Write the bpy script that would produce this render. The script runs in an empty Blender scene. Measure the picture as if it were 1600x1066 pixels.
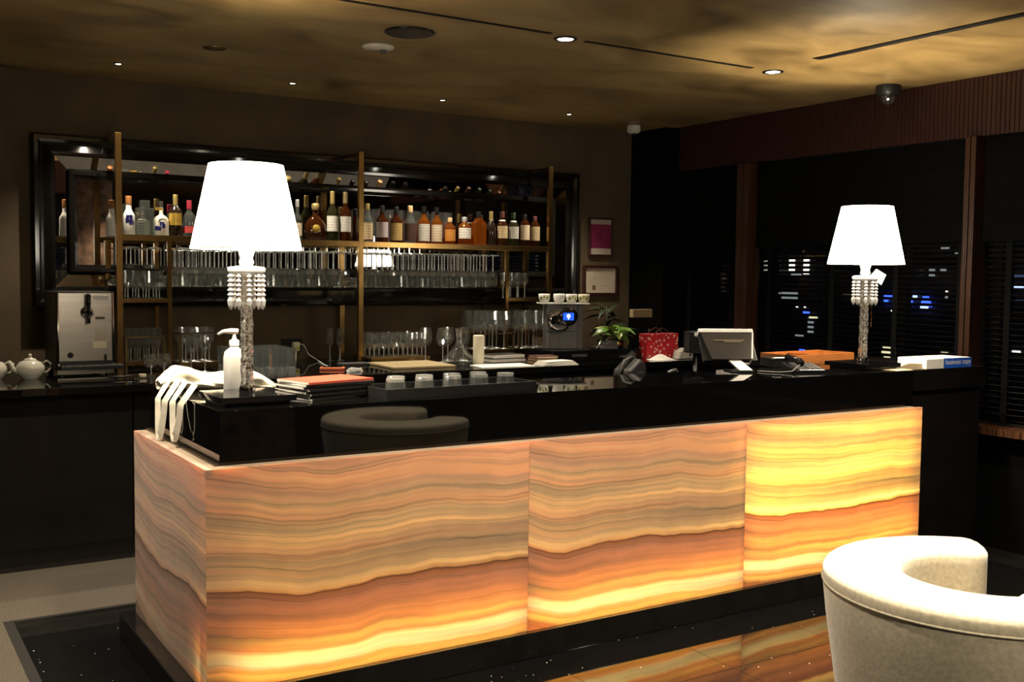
import bpy, bmesh, math, random
from mathutils import Vector, Matrix, Euler
PI = math.pi
rnd = random.Random(7)
sc = bpy.context.scene
COL = sc.collection

# ------------------------------------------------------------------ camera
cam_d = bpy.data.cameras.new('camera')
cam_d.sensor_fit = 'HORIZONTAL'; cam_d.sensor_width = 36.0
cam_d.lens = 1647.0 / 1600.0 * 36.0
cam_d.clip_end = 400; cam_d.clip_start = 0.02
cam = bpy.data.objects.new('camera', cam_d); COL.objects.link(cam)
cam.matrix_world = Matrix.Translation((0, 0, 1.55)) @ (
    Matrix.Rotation(math.radians(-32.29188), 4, 'Z') @ Matrix.Rotation(math.radians(90 - 3.50976), 4, 'X')
    @ Matrix.Rotation(math.radians(0.65731), 4, 'Z'))
sc.camera = cam

# ------------------------------------------------------------------ world, exposure
w = bpy.data.worlds.new('night'); sc.world = w; w.use_nodes = True
w.node_tree.nodes['Background'].inputs[0].default_value = (0.25, 0.35, 0.7, 1)
w.node_tree.nodes['Background'].inputs[1].default_value = 0.012
vs = sc.view_settings
vs.view_transform = 'Standard'; vs.look = 'None'; vs.gamma = 1.0; vs.use_curve_mapping = False
vs.exposure = 0.0
sc.cycles.transparent_max_bounces = 64
sc.cycles.max_bounces = 10
sc.cycles.sample_clamp_indirect = 4.0
sc.cycles.use_denoising = True

SHADE_E = 16.0        # radiance of the glowing lamp shades
BULB_W = 105.0        # bulb inside each table lamp
SPOT_S = 95.0        # small downlights by the back bar
SPOT_B = 130.0        # larger downlights over the bar
SPOT_C = 700.0       # downlights over the seating
WARM = (1.0, 0.87, 0.68)
ZC = 2.75            # ceiling height

# ------------------------------------------------------------------ materials
MATS = {}
def nodes_of(name):
    m = bpy.data.materials.new(name); m.use_nodes = True
    nt = m.node_tree; nt.nodes.clear()
    out = nt.nodes.new('ShaderNodeOutputMaterial')
    MATS[name] = m
    return m, nt, out
def N(nt, kind, **kw):
    n = nt.nodes.new(kind)
    for k, v in kw.items():
        if k.startswith('i_'):
            n.inputs[k[2:].replace('_', ' ')].default_value = v
        else: setattr(n, k, v)
    return n
def L(nt, a, b): nt.links.new(a, b)
def ramp(nt, stops, interp='LINEAR'):
    r = nt.nodes.new('ShaderNodeValToRGB'); e = r.color_ramp; e.interpolation = interp
    while len(e.elements) < len(stops): e.elements.new(0.5)
    for el, (p, c) in zip(e.elements, stops):
        el.position = p; el.color = (c[0], c[1], c[2], 1)
    return r
def mth(nt, op, a, b=None, c=None):
    n = nt.nodes.new('ShaderNodeMath'); n.operation = op
    for i, v in enumerate((a, b, c)):
        if v is None: continue
        if isinstance(v, (int, float)): n.inputs[i].default_value = v
        else: nt.links.new(v, n.inputs[i])
    return n.outputs[0]
def mat(name, col, rough=0.5, metal=0.0, var=0.12, scale=14.0, spec=0.5, bump=0.0, coat=0.0, sheen=0.0, trans=0.0, stretch=(1, 1, 1), ior=1.5):
    if name in MATS: return MATS[name]
    m, nt, out = nodes_of(name)
    p = N(nt, 'ShaderNodeBsdfPrincipled')
    tc = N(nt, 'ShaderNodeTexCoord'); mp = N(nt, 'ShaderNodeMapping'); mp.inputs['Scale'].default_value = stretch
    L(nt, tc.outputs['Object'], mp.inputs[0])
    no = N(nt, 'ShaderNodeTexNoise'); no.inputs['Scale'].default_value = scale; no.inputs['Detail'].default_value = 5
    L(nt, mp.outputs[0], no.inputs['Vector'])
    lo = [max(0, c * (1 - var)) for c in col]; hi = [min(1, c * (1 + var)) for c in col]
    r = ramp(nt, [(0.3, lo), (0.7, hi)])
    L(nt, no.outputs['Fac'], r.inputs[0]); L(nt, r.outputs[0], p.inputs['Base Color'])
    p.inputs['Roughness'].default_value = rough; p.inputs['Metallic'].default_value = metal
    p.inputs['Specular IOR Level'].default_value = spec; p.inputs['IOR'].default_value = ior
    p.inputs['Coat Weight'].default_value = coat; p.inputs['Coat Roughness'].default_value = 0.05
    p.inputs['Sheen Weight'].default_value = sheen
    p.inputs['Transmission Weight'].default_value = trans
    if bump:
        b = N(nt, 'ShaderNodeBump'); b.inputs['Strength'].default_value = bump; b.inputs['Distance'].default_value = 0.005
        L(nt, no.outputs['Fac'], b.inputs['Height']); L(nt, b.outputs[0], p.inputs['Normal'])
    L(nt, p.outputs[0], out.inputs[0])
    return m
def emis(name, col, strength):
    if name in MATS: return MATS[name]
    m, nt, out = nodes_of(name)
    e = N(nt, 'ShaderNodeEmission'); e.inputs[0].default_value = (*col, 1); e.inputs[1].default_value = strength
    L(nt, e.outputs[0], out.inputs[0])
    return m
def thin_glass(name, tint=(0.93, 0.95, 0.95), edge=0.75, base=0.05, body=None, bodyfac=0.0, rough=0.03, bump=0.0):
    m, nt, out = nodes_of(name)
    tr = N(nt, 'ShaderNodeBsdfTransparent'); tr.inputs[0].default_value = (*tint, 1)
    gl = N(nt, 'ShaderNodeBsdfGlossy'); gl.inputs['Roughness'].default_value = rough
    lw = N(nt, 'ShaderNodeLayerWeight'); lw.inputs['Blend'].default_value = 0.25
    fac = mth(nt, 'MULTIPLY_ADD', mth(nt, 'POWER', lw.outputs['Facing'], 2.2), edge, base)
    if bump:
        tc = N(nt, 'ShaderNodeTexCoord'); no = N(nt, 'ShaderNodeTexVoronoi'); no.inputs['Scale'].default_value = 95.0
        L(nt, tc.outputs['Object'], no.inputs['Vector'])
        bp_ = N(nt, 'ShaderNodeBump'); bp_.inputs['Strength'].default_value = bump; bp_.inputs['Distance'].default_value = 0.004
        L(nt, no.outputs['Distance'], bp_.inputs['Height']); L(nt, bp_.outputs[0], gl.inputs['Normal'])
    first = tr.outputs[0]
    if body:
        d = N(nt, 'ShaderNodeBsdfTranslucent'); d.inputs[0].default_value = (*body, 1)
        d2 = N(nt, 'ShaderNodeBsdfDiffuse'); d2.inputs[0].default_value = (*body, 1)
        ad = N(nt, 'ShaderNodeMixShader'); ad.inputs[0].default_value = 0.5
        L(nt, d.outputs[0], ad.inputs[1]); L(nt, d2.outputs[0], ad.inputs[2])
        mx = N(nt, 'ShaderNodeMixShader'); mx.inputs[0].default_value = bodyfac
        L(nt, tr.outputs[0], mx.inputs[1]); L(nt, ad.outputs[0], mx.inputs[2]); first = mx.outputs[0]
    ms = N(nt, 'ShaderNodeMixShader')
    L(nt, fac, ms.inputs[0]); L(nt, first, ms.inputs[1]); L(nt, gl.outputs[0], ms.inputs[2])
    L(nt, ms.outputs[0], out.inputs[0])
    return m

thin_glass('stemware_glass', (0.96, 0.97, 0.97), 0.55, 0.12, (0.95, 0.95, 0.92), 0.02, 0.05)
thin_glass('stem_glass', (0.9, 0.9, 0.9), 0.3, 0.35, (0.95, 0.95, 0.92), 0.38, 0.22)  # milky white body stands in for highlights on the clear stems
thin_glass('cut_glass', (0.9, 0.92, 0.92), 0.6, 0.22, (0.95, 0.95, 0.92), 0.04, 0.06)
thin_glass('clear_bottle_glass', (0.8, 0.84, 0.82), 0.6, 0.06, (0.5, 0.55, 0.5), 0.12)
thin_glass('amber_glass', (0.62, 0.26, 0.05), 0.45, 0.07, (0.50, 0.15, 0.015), 0.35)
thin_glass('dark_amber_glass', (0.26, 0.08, 0.02), 0.45, 0.07, (0.13, 0.035, 0.008), 0.45)
thin_glass('green_dark_glass', (0.16, 0.20, 0.08), 0.45, 0.05, (0.05, 0.05, 0.02), 0.7)
thin_glass('shelf_glass', (0.90, 0.93, 0.91), 0.5, 0.06, rough=0.05)
thin_glass('window_glass', (0.85, 0.88, 0.92), 0.5, 0.04)
mat('black_glass', (0.006, 0.006, 0.006), 0.04, var=0.05)
mat('dark_wine_glass', (0.02, 0.012, 0.008), 0.05, var=0.1)

def granite(name, base, spark, rough):
    m, nt, out = nodes_of(name)
    p = N(nt, 'ShaderNodeBsdfPrincipled'); tc = N(nt, 'ShaderNodeTexCoord')
    geo = N(nt, 'ShaderNodeNewGeometry')
    v = N(nt, 'ShaderNodeTexVoronoi'); v.inputs['Scale'].default_value = 34.0; v.inputs['Randomness'].default_value = 1.0
    L(nt, geo.outputs['Position'], v.inputs['Vector'])
    r1 = mth(nt, 'LESS_THAN', v.outputs['Distance'], 0.10)
    sep = N(nt, 'ShaderNodeSeparateColor'); L(nt, v.outputs['Color'], sep.inputs[0])
    r2 = mth(nt, 'GREATER_THAN', sep.outputs[0], 0.85)
    k = mth(nt, 'MULTIPLY', r1, r2)
    mx = N(nt, 'ShaderNodeMix'); mx.data_type = 'RGBA'
    L(nt, k, mx.inputs['Factor']); mx.inputs['A'].default_value = (*base, 1); mx.inputs['B'].default_value = (*spark, 1)
    L(nt, mx.outputs['Result'], p.inputs['Base Color'])
    no = N(nt, 'ShaderNodeTexNoise'); no.inputs['Scale'].default_value = 3.0; L(nt, geo.outputs['Position'], no.inputs['Vector'])
    mr = N(nt, 'ShaderNodeMapRange'); mr.inputs['To Min'].default_value = rough; mr.inputs['To Max'].default_value = rough + 0.03
    L(nt, no.outputs['Fac'], mr.inputs[0]); L(nt, mr.outputs[0], p.inputs['Roughness'])
    p.inputs['Specular IOR Level'].default_value = 0.35
    L(nt, p.outputs[0], out.inputs[0])
    return m
granite('floor_granite', (0.006, 0.006, 0.006), (0.75, 0.68, 0.55), 0.03)
granite('wall_granite', (0.005, 0.005, 0.005), (0.8, 0.75, 0.65), 0.08)
mat('counter_black', (0.003, 0.003, 0.003), 0.025, var=0.1, spec=0.36)
mat('cabinet_black', (0.007, 0.006, 0.0055), 0.3, var=0.2, scale=6, spec=0.2)
mat('plinth_black', (0.012, 0.011, 0.010), 0.12, var=0.2)
mat('carpet', (0.082, 0.066, 0.048), 0.95, var=0.55, scale=160, bump=0.6)
mat('carpet_trim', (0.03, 0.028, 0.025), 0.35)
mat('wall_taupe', (0.098, 0.068, 0.035), 0.85, var=0.18, scale=5, bump=0.05)
mat('wall_dark', (0.05, 0.04, 0.03), 0.8, var=0.3, scale=3)
mat('marble_brown', (0.16, 0.10, 0.07), 0.25, var=0.75, scale=9)
mat('near_black_fabric', (0.0045, 0.0045, 0.004), 0.95, var=0.25, scale=60, spec=0.03)
mat('brass', (0.36, 0.22, 0.075), 0.24, metal=1.0, var=0.2, scale=7)
mat('dark_brass', (0.22, 0.15, 0.07), 0.35, metal=1.0, var=0.3, scale=9)
mat('chrome', (0.75, 0.75, 0.74), 0.08, metal=1.0, var=0.04)
mat('steel', (0.60, 0.56, 0.49), 0.30, metal=1.0, var=0.10, scale=3, stretch=(1, 1, 14))
mat('mirror', (0.62, 0.60, 0.57), 0.015, metal=1.0, var=0.05, scale=2)
mat('frame_black', (0.008, 0.007, 0.006), 0.10, var=0.2)
mat('black_plastic', (0.010, 0.010, 0.011), 0.35, var=0.15)
mat('black_shiny', (0.008, 0.008, 0.009), 0.08, var=0.1)
mat('grey_plastic', (0.075, 0.07, 0.07), 0.4)
mat('grey_card', (0.22, 0.20, 0.21), 0.8)
mat('white_plastic', (0.80, 0.79, 0.75), 0.35, var=0.04)
mat('porcelain', (0.74, 0.70, 0.58), 0.12, var=0.05, coat=0.3)
mat('white_porcelain', (0.88, 0.87, 0.82), 0.12, var=0.04)
mat('paper', (0.88, 0.85, 0.77), 0.8, var=0.04)
mat('paper_warm', (0.76, 0.60, 0.38), 0.8, var=0.06)
mat('cream', (0.85, 0.78, 0.58), 0.6, var=0.05)
mat('linen', (0.80, 0.74, 0.60), 0.9, var=0.08, scale=40, bump=0.25)
mat('velvet_beige', (0.42, 0.365, 0.255), 0.85, var=0.16, scale=70, bump=0.12, sheen=0.3)
mat('red_print', (0.62, 0.10, 0.06), 0.45, var=0.1)
mat('maroon', (0.10, 0.025, 0.02), 0.5)
mat('black_cover', (0.015, 0.013, 0.012), 0.5)
mat('tan_board', (0.42, 0.32, 0.17), 0.6, var=0.12, scale=5, stretch=(1, 8, 1))
mat('orange_wood', (0.30, 0.105, 0.026), 0.4, var=0.2, scale=5, stretch=(1, 12, 6))
mat('zebrano', (0.06, 0.024, 0.011), 0.35, var=0.85, scale=8, stretch=(1, 10, 0.5))
mat('mullion_wood', (0.042, 0.016, 0.007), 0.4, var=0.5, scale=10, stretch=(6, 8, 0.3))
mat('reed_wood', (0.030, 0.009, 0.007), 0.38, var=0.4, scale=12, stretch=(1, 8, 0.3))
mat('slat_black', (0.012, 0.011, 0.011), 0.4, var=0.2, spec=0.2)
mat('tape_black', (0.008, 0.008, 0.008), 0.95, spec=0.05)
mat('blue_print', (0.02, 0.12, 0.62), 0.45, var=0.05)
mat('pink_print', (0.27, 0.02, 0.09), 0.6, var=0.25, scale=30)
mat('seal_pink', (0.15, 0.012, 0.05), 0.6)
mat('poster_cream', (0.60, 0.52, 0.42), 0.7, var=0.05)
mat('cert_paper', (0.62, 0.52, 0.40), 0.7, var=0.06)
mat('ink', (0.16, 0.12, 0.09), 0.7)
mat('ink_light', (0.40, 0.32, 0.23), 0.7)
mat('seal_brown', (0.18, 0.10, 0.04), 0.7)
mat('frame_brown', (0.045, 0.014, 0.010), 0.3)
mat('leaf', (0.10, 0.20, 0.025), 0.35, var=0.7, scale=30)
mat('leaf_light', (0.30, 0.36, 0.10), 0.35, var=0.6, scale=25)
mat('leaf_dark', (0.022, 0.034, 0.012), 0.5, var=0.5)
mat('orange_case', (0.85, 0.20, 0.08), 0.45)
mat('bag_grey', (0.022, 0.020, 0.019), 0.5, var=0.2)
mat('lemon', (0.70, 0.60, 0.10), 0.4, var=0.35, scale=20)
mat('gold_label', (0.55, 0.36, 0.06), 0.35, metal=0.5, var=0.2)
mat('gold_cap', (0.50, 0.38, 0.14), 0.35, metal=0.6)
mat('cork', (0.55, 0.35, 0.17), 0.7)
mat('copper_cap', (0.42, 0.17, 0.05), 0.4, metal=0.3)
mat('red_cap', (0.40, 0.03, 0.06), 0.35)
mat('silver_cap', (0.60, 0.60, 0.62), 0.3, metal=0.7)
mat('navy_glaze', (0.02, 0.02, 0.12), 0.15)
mat('dark_metal', (0.02, 0.02, 0.02), 0.3, metal=0.6)
mat('concrete_night', (0.05, 0.05, 0.06), 0.8)
def label_mat(name, col):
    m, nt, out = nodes_of(name)
    p = N(nt, 'ShaderNodeBsdfPrincipled'); p.inputs['Roughness'].default_value = 0.6
    tc = N(nt, 'ShaderNodeTexCoord'); sx = N(nt, 'ShaderNodeSeparateXYZ'); L(nt, tc.outputs['Object'], sx.inputs[0])
    row = mth(nt, 'GREATER_THAN', mth(nt, 'FRACT', mth(nt, 'MULTIPLY', sx.outputs['Z'], 55.0)), 0.72)
    no = N(nt, 'ShaderNodeTexNoise'); no.inputs['Scale'].default_value = 260.0; L(nt, tc.outputs['Object'], no.inputs['Vector'])
    k = mth(nt, 'MULTIPLY', row, mth(nt, 'GREATER_THAN', no.outputs['Fac'], 0.5))
    mx = N(nt, 'ShaderNodeMix'); mx.data_type = 'RGBA'
    L(nt, k, mx.inputs['Factor']); mx.inputs['A'].default_value = (*col, 1); mx.inputs['B'].default_value = (*[c * 0.4 for c in col], 1)
    L(nt, mx.outputs['Result'], p.inputs['Base Color']); L(nt, p.outputs[0], out.inputs[0])
for n_, c_ in (('label_white', (0.75, 0.72, 0.64)), ('label_grey', (0.55, 0.52, 0.46)), ('label_tan', (0.55, 0.42, 0.24)), ('label_lilac', (0.50, 0.42, 0.44)),
               ('label_gold', (0.52, 0.36, 0.12)), ('label_cream', (0.74, 0.60, 0.42)), ('label_dark', (0.08, 0.035, 0.025)), ('label_orange', (0.65, 0.26, 0.04)), ('label_red', (0.55, 0.05, 0.05))):
    label_mat(n_, c_)

# plaster ceiling: mottled brown-gold, half-gloss
m, nt, out = nodes_of('ceiling_plaster')
p = N(nt, 'ShaderNodeBsdfPrincipled'); geo = N(nt, 'ShaderNodeNewGeometry')
mp = N(nt, 'ShaderNodeMapping'); mp.inputs['Scale'].default_value = (1, 1.6, 1); L(nt, geo.outputs['Position'], mp.inputs[0])
no = N(nt, 'ShaderNodeTexNoise'); no.inputs['Scale'].default_value = 1.3; no.inputs['Detail'].default_value = 9; no.inputs['Roughness'].default_value = 0.62; no.inputs['Distortion'].default_value = 0.7
L(nt, mp.outputs[0], no.inputs['Vector'])
r = ramp(nt, [(0.30, (0.095, 0.064, 0.026)), (0.48, (0.24, 0.165, 0.068)), (0.62, (0.34, 0.24, 0.10)), (0.8, (0.19, 0.13, 0.052))])
L(nt, no.outputs['Fac'], r.inputs[0]); L(nt, r.outputs[0], p.inputs['Base Color'])
rr = N(nt, 'ShaderNodeMapRange'); rr.inputs['To Min'].default_value = 0.28; rr.inputs['To Max'].default_value = 0.5
L(nt, no.outputs['Fac'], rr.inputs[0]); L(nt, rr.outputs[0], p.inputs['Roughness'])
b = N(nt, 'ShaderNodeBump'); b.inputs['Strength'].default_value = 0.12; b.inputs['Distance'].default_value = 0.02
L(nt, no.outputs['Fac'], b.inputs['Height']); L(nt, b.outputs[0], p.inputs['Normal'])
L(nt, p.outputs[0], out.inputs[0])

# banded onyx, translucent stone sheet: local x runs along the slab, local z up
def onyx(name, seed, side=False):
    m, nt, out = nodes_of(name)
    tc = N(nt, 'ShaderNodeTexCoord'); sx = N(nt, 'ShaderNodeSeparateXYZ'); L(nt, tc.outputs['Object'], sx.inputs[0])
    u = sx.outputs['X']; z = sx.outputs['Z']
    n1 = N(nt, 'ShaderNodeTexNoise'); n1.noise_dimensions = '2D'; n1.inputs['Scale'].default_value = 1.0; n1.inputs['Detail'].default_value = 3
    cb = N(nt, 'ShaderNodeCombineXYZ'); L(nt, mth(nt, 'MULTIPLY_ADD', u, 2.4, seed), cb.inputs[0]); L(nt, mth(nt, 'MULTIPLY', z, 1.5), cb.inputs[1])
    L(nt, cb.outputs[0], n1.inputs['Vector'])
    wob = mth(nt, 'MULTIPLY_ADD', n1.outputs['Fac'], 0.07, -0.035)
    expo = mth(nt, 'MULTIPLY', mth(nt, 'POWER', 2.718, mth(nt, 'MULTIPLY', u, -5.0)), 0.05)
    sn = mth(nt, 'MULTIPLY', mth(nt, 'SINE', mth(nt, 'MULTIPLY_ADD', u, 8.0, 1.0 + seed * .3)), 0.010)
    vein = mth(nt, 'ADD', mth(nt, 'ADD', expo, sn), 0.300)          # height above the slab's foot
    d = mth(nt, 'ADD', mth(nt, 'SUBTRACT', z, vein), wob)            # signed distance to the dark vein
    t = mth(nt, 'MULTIPLY_ADD', d, 1.0, 0.32)                        # 0 .. ~0.8
    # fine layered lines
    n2 = N(nt, 'ShaderNodeTexNoise'); n2.noise_dimensions = '2D'; n2.inputs['Scale'].default_value = 1.0; n2.inputs['Detail'].default_value = 3; n2.inputs['Roughness'].default_value = 0.55
    c2 = N(nt, 'ShaderNodeCombineXYZ'); L(nt, mth(nt, 'MULTIPLY', u, 0.3), c2.inputs[0]); L(nt, mth(nt, 'MULTIPLY', d, 15.0), c2.inputs[1])
    L(nt, c2.outputs[0], n2.inputs['Vector'])
    n3 = N(nt, 'ShaderNodeTexNoise'); n3.noise_dimensions = '2D'; n3.inputs['Scale'].default_value = 1.0; n3.inputs['Detail'].default_value = 2
    c3 = N(nt, 'ShaderNodeCombineXYZ'); L(nt, mth(nt, 'MULTIPLY_ADD', u, 0.12, 5.3), c3.inputs[0]); L(nt, mth(nt, 'MULTIPLY', d, 22.0), c3.inputs[1])
    L(nt, c3.outputs[0], n3.inputs['Vector'])
    line = mth(nt, 'SUBTRACT', 1.0, mth(nt, 'SMOOTH_MIN', 1.0, mth(nt, 'MULTIPLY', mth(nt, 'ABSOLUTE', mth(nt, 'SUBTRACT', n3.outputs['Fac'], 0.5)), 40.0), 0.2))
    line = mth(nt, 'MAXIMUM', line, 0.0)
    n4 = N(nt, 'ShaderNodeTexNoise'); n4.inputs['Scale'].default_value = 7.0; n4.inputs['Detail'].default_value = 4
    L(nt, tc.outputs['Object'], n4.inputs['Vector'])
    # reflected colour of the stone
    tt = mth(nt, 'ADD', t, mth(nt, 'MULTIPLY_ADD', n2.outputs['Fac'], 0.05, -0.025))
    R1 = ramp(nt, [(0.00, (0.433, 0.280, 0.167)), (0.06, (0.680, 0.488, 0.314)), (0.13, (0.639, 0.446, 0.294)), (0.20, (0.515, 0.332, 0.235)), (0.29, (0.515, 0.363, 0.265)), (0.316, (0.371, 0.228, 0.137)),
                   (0.321, (0.103, 0.062, 0.039)), (0.328, (0.515, 0.353, 0.216)), (0.36, (0.762, 0.581, 0.402)), (0.44, (0.721, 0.530, 0.372)), (0.52, (0.762, 0.571, 0.402)), (0.60, (0.680, 0.508, 0.363)),
                   (0.66, (0.742, 0.561, 0.402)), (0.72, (0.618, 0.457, 0.323)), (0.80, (0.680, 0.508, 0.363))])
    L(nt, tt, R1.inputs[0])
    T1 = ramp(nt, [(0.00, (.50, .12, .01)), (0.025, (1, .50, .07)), (0.05, (.85, .28, .02)), (0.07, (1, .80, .40)), (0.105, (1, .74, .30)), (0.12, (.70, .18, .015)), (0.145, (1, .50, .07)), (0.165, (.75, .22, .02)), (0.19, (.80, .28, .04)),
                   (0.25, (.62, .18, .03)), (0.315, (.50, .13, .02)), (0.321, (.10, .02, .005)), (0.328, (.80, .30, .04)), (0.35, (1, .66, .18)), (0.39, (.95, .45, .05)), (0.42, (1, .60, .10)), (0.46, (.85, .34, .03)), (0.50, (1, .56, .08)), (0.55, (1, .64, .14)),
                   (0.60, (.88, .36, .04)), (0.64, (1, .56, .09)), (0.68, (.80, .28, .05)), (0.73, (.95, .42, .08)), (0.80, (.9, .38, .09))])
    L(nt, tt, T1.inputs[0])
    shade = mth(nt, 'MULTIPLY', mth(nt, 'MULTIPLY_ADD', n2.outputs['Fac'], 0.9, 0.56), mth(nt, 'MULTIPLY_ADD', n4.outputs['Fac'], 0.35, 0.83))
    shade = mth(nt, 'MULTIPLY', shade, mth(nt, 'MULTIPLY_ADD', line, -0.34, 1.0))
    shade2 = mth(nt, 'MULTIPLY', shade, mth(nt, 'MULTIPLY_ADD', n2.outputs['Fac'], 2.6, -0.3))
    def mul(c, k=None):
        v = N(nt, 'ShaderNodeVectorMath', operation='SCALE'); L(nt, c, v.inputs[0]); L(nt, k or shade, v.inputs['Scale']); return v.outputs[0]
    di = N(nt, 'ShaderNodeBsdfPrincipled'); di.inputs['Roughness'].default_value = 0.35; di.inputs['Specular IOR Level'].default_value = 0.25
    if side:
        hs = N(nt, 'ShaderNodeHueSaturation'); hs.inputs['Saturation'].default_value = 0.62; hs.inputs['Value'].default_value = 1.18  # end slab coloured lighter and greyer in place of more neutral light
        L(nt, mul(R1.outputs[0]), hs.inputs['Color']); L(nt, hs.outputs[0], di.inputs['Base Color'])
    else: L(nt, mul(R1.outputs[0]), di.inputs['Base Color'])
    tl = N(nt, 'ShaderNodeBsdfTranslucent'); L(nt, mul(T1.outputs[0], shade2), tl.inputs[0])
    ms = N(nt, 'ShaderNodeMixShader'); ms.inputs[0].default_value = 0.45
    L(nt, di.outputs[0], ms.inputs[1]); L(nt, tl.outputs[0], ms.inputs[2]); L(nt, ms.outputs[0], out.inputs[0])
    return m

# ------------------------------------------------------------------ builders
class MB:
    def __init__(s): s.v = []; s.f = []; s.sm = []
    def add(s, vs_, fs, smooth=False):
        o = len(s.v); s.v += [tuple(v) for v in vs_]
        for f in fs: s.f.append([i + o for i in f]); s.sm.append(smooth)
        return s
    def box(s, x0, x1, y0, y1, z0, z1, M=None):
        vs_ = [Vector((x, y, z)) for z in (z0, z1) for y in (y0, y1) for x in (x0, x1)]
        if M: vs_ = [M @ v for v in vs_]
        return s.add(vs_, [(0, 2, 3, 1), (4, 5, 7, 6), (0, 1, 5, 4), (2, 6, 7, 3), (0, 4, 6, 2), (1, 3, 7, 5)])
    def lathe(s, prof, seg=16, c=(0, 0, 0), M=None, smooth=True, a0=0.0, a1=2 * PI, jit=None):
        full = abs(a1 - a0 - 2 * PI) < 1e-6
        n = seg if full else seg + 1
        vs_ = []; fs = []
        for k, (r, z) in enumerate(prof):
            for i in range(n):
                a = a0 + (a1 - a0) * i / seg
                rr_ = r * (jit(i, k) if jit else 1)
                v = Vector((c[0] + rr_ * math.cos(a), c[1] + rr_ * math.sin(a), c[2] + z))
                vs_.append(M @ v if M else v)
        for k in range(len(prof) - 1):
            for i in range(seg):
                j = (i + 1) % n
                fs.append((k * n + i, k * n + j, (k + 1) * n + j, (k + 1) * n + i))
        return s.add(vs_, fs, smooth)
    def tube(s, pts, r, seg=8, cap=True):
        pts = [Vector(p_) for p_ in pts]; vs_ = []; fs = []
        rs = r if isinstance(r, (list, tuple)) else [r] * len(pts)
        up = Vector((0, 0, 1))
        for k, p_ in enumerate(pts):
            t = (pts[min(k + 1, len(pts) - 1)] - pts[max(k - 1, 0)]).normalized()
            a = t.cross(up)
            if a.length < 1e-3: a = t.cross(Vector((1, 0, 0)))
            a.normalize(); b_ = a.cross(t)
            for i in range(seg):
                th = 2 * PI * i / seg
                vs_.append(p_ + (a * math.cos(th) + b_ * math.sin(th)) * rs[k])
        for k in range(len(pts) - 1):
            for i in range(seg):
                j = (i + 1) % seg
                fs.append((k * seg + i, k * seg + j, (k + 1) * seg + j, (k + 1) * seg + i))
        if cap:
            fs.append(tuple(range(seg))); fs.append(tuple(range((len(pts) - 1) * seg, len(pts) * seg)))
        return s.add(vs_, fs, True)
    def prism(s, poly, d0, d1, axis='y', M=None):
        n = len(poly); vs_ = []
        for d in (d0, d1):
            for (a, b_) in poly:
                v = {'y': Vector((a, d, b_)), 'x': Vector((d, a, b_)), 'z': Vector((a, b_, d))}[axis]
                vs_.append(M @ v if M else v)
        fs = [tuple(range(n)), tuple(range(n, 2 * n))] + [(i, (i + 1) % n, n + (i + 1) % n, n + i) for i in range(n)]
        return s.add(vs_, fs)
    def grid(s, fn, nu, nv, smooth=True):
        vs_ = [fn(i / nu, j / nv) for j in range(nv + 1) for i in range(nu + 1)]
        fs = [(j * (nu + 1) + i, j * (nu + 1) + i + 1, (j + 1) * (nu + 1) + i + 1, (j + 1) * (nu + 1) + i) for j in range(nv) for i in range(nu)]
        return s.add(vs_, fs, smooth)
    def mesh(s, name, bevel=0.0, fix=True):
        me = bpy.data.meshes.new(name); me.from_pydata(s.v, [], s.f)
        me.polygons.foreach_set('use_smooth', s.sm)
        if fix or bevel:
            bm = bmesh.new(); bm.from_mesh(me)
            if fix: bmesh.ops.recalc_face_normals(bm, faces=bm.faces)
            if bevel:
                es = [e for e in bm.edges if len(e.link_faces) == 2 and e.calc_face_angle(0) > 0.6]
                bmesh.ops.bevel(bm, geom=es, offset=bevel, segments=2, profile=0.5, affect='EDGES')
            bm.to_mesh(me); bm.free()
        return me
    def build(s, name, material, parent=None, bevel=0.0, loc=None, fix=True):
        me = s.mesh(name, bevel, fix)
        me.materials.append(MATS[material] if isinstance(material, str) else material)
        o = bpy.data.objects.new(name, me); COL.objects.link(o)
        if parent: o.parent = parent
        if loc: o.location = loc
        return o
def B(*a): return MB().box(*a)
def tag(o, label=None, cat=None, group=None, kind=None):
    if label: o['label'] = label
    if cat: o['category'] = cat
    if group: o['group'] = group
    if kind: o['kind'] = kind
    return o
def thing(name, label, cat, loc=(0, 0, 0), rz=0.0, group=None):
    o = bpy.data.objects.new(name, None); COL.objects.link(o)
    o.empty_display_size = 0.05
    o.location = loc; o.rotation_euler = (0, 0, rz)
    return tag(o, label, cat, group)
def struct(o, label=None, cat=None): return tag(o, label, cat, kind='structure')
def copy_tree(o, loc=None, rz=None, parent=None, label=None, group=None):
    c = o.copy(); COL.objects.link(c)
    if parent: c.parent = parent
    if loc: c.location = loc
    if rz is not None: c.rotation_euler = (0, 0, rz)
    if label: c['label'] = label
    if group: c['group'] = group
    for ch in o.children: copy_tree(ch, parent=c)
    return c
def text(s, size, material, parent, loc, rot=(PI / 2, 0, 0), name='lettering', depth=0.0006):
    cu = bpy.data.curves.new('t', 'FONT'); cu.body = s; cu.size = size; cu.extrude = depth; cu.resolution_u = 3
    t = bpy.data.objects.new('t', cu); COL.objects.link(t)
    bpy.context.view_layer.update()
    me = bpy.data.meshes.new_from_object(t.evaluated_get(bpy.context.evaluated_depsgraph_get()))
    bpy.data.objects.remove(t); bpy.data.curves.remove(cu)
    me.materials.clear(); me.materials.append(MATS[material])
    o = bpy.data.objects.new(name, me); COL.objects.link(o); o.parent = parent
    o.location = loc; o.rotation_euler = rot
    return o
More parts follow.
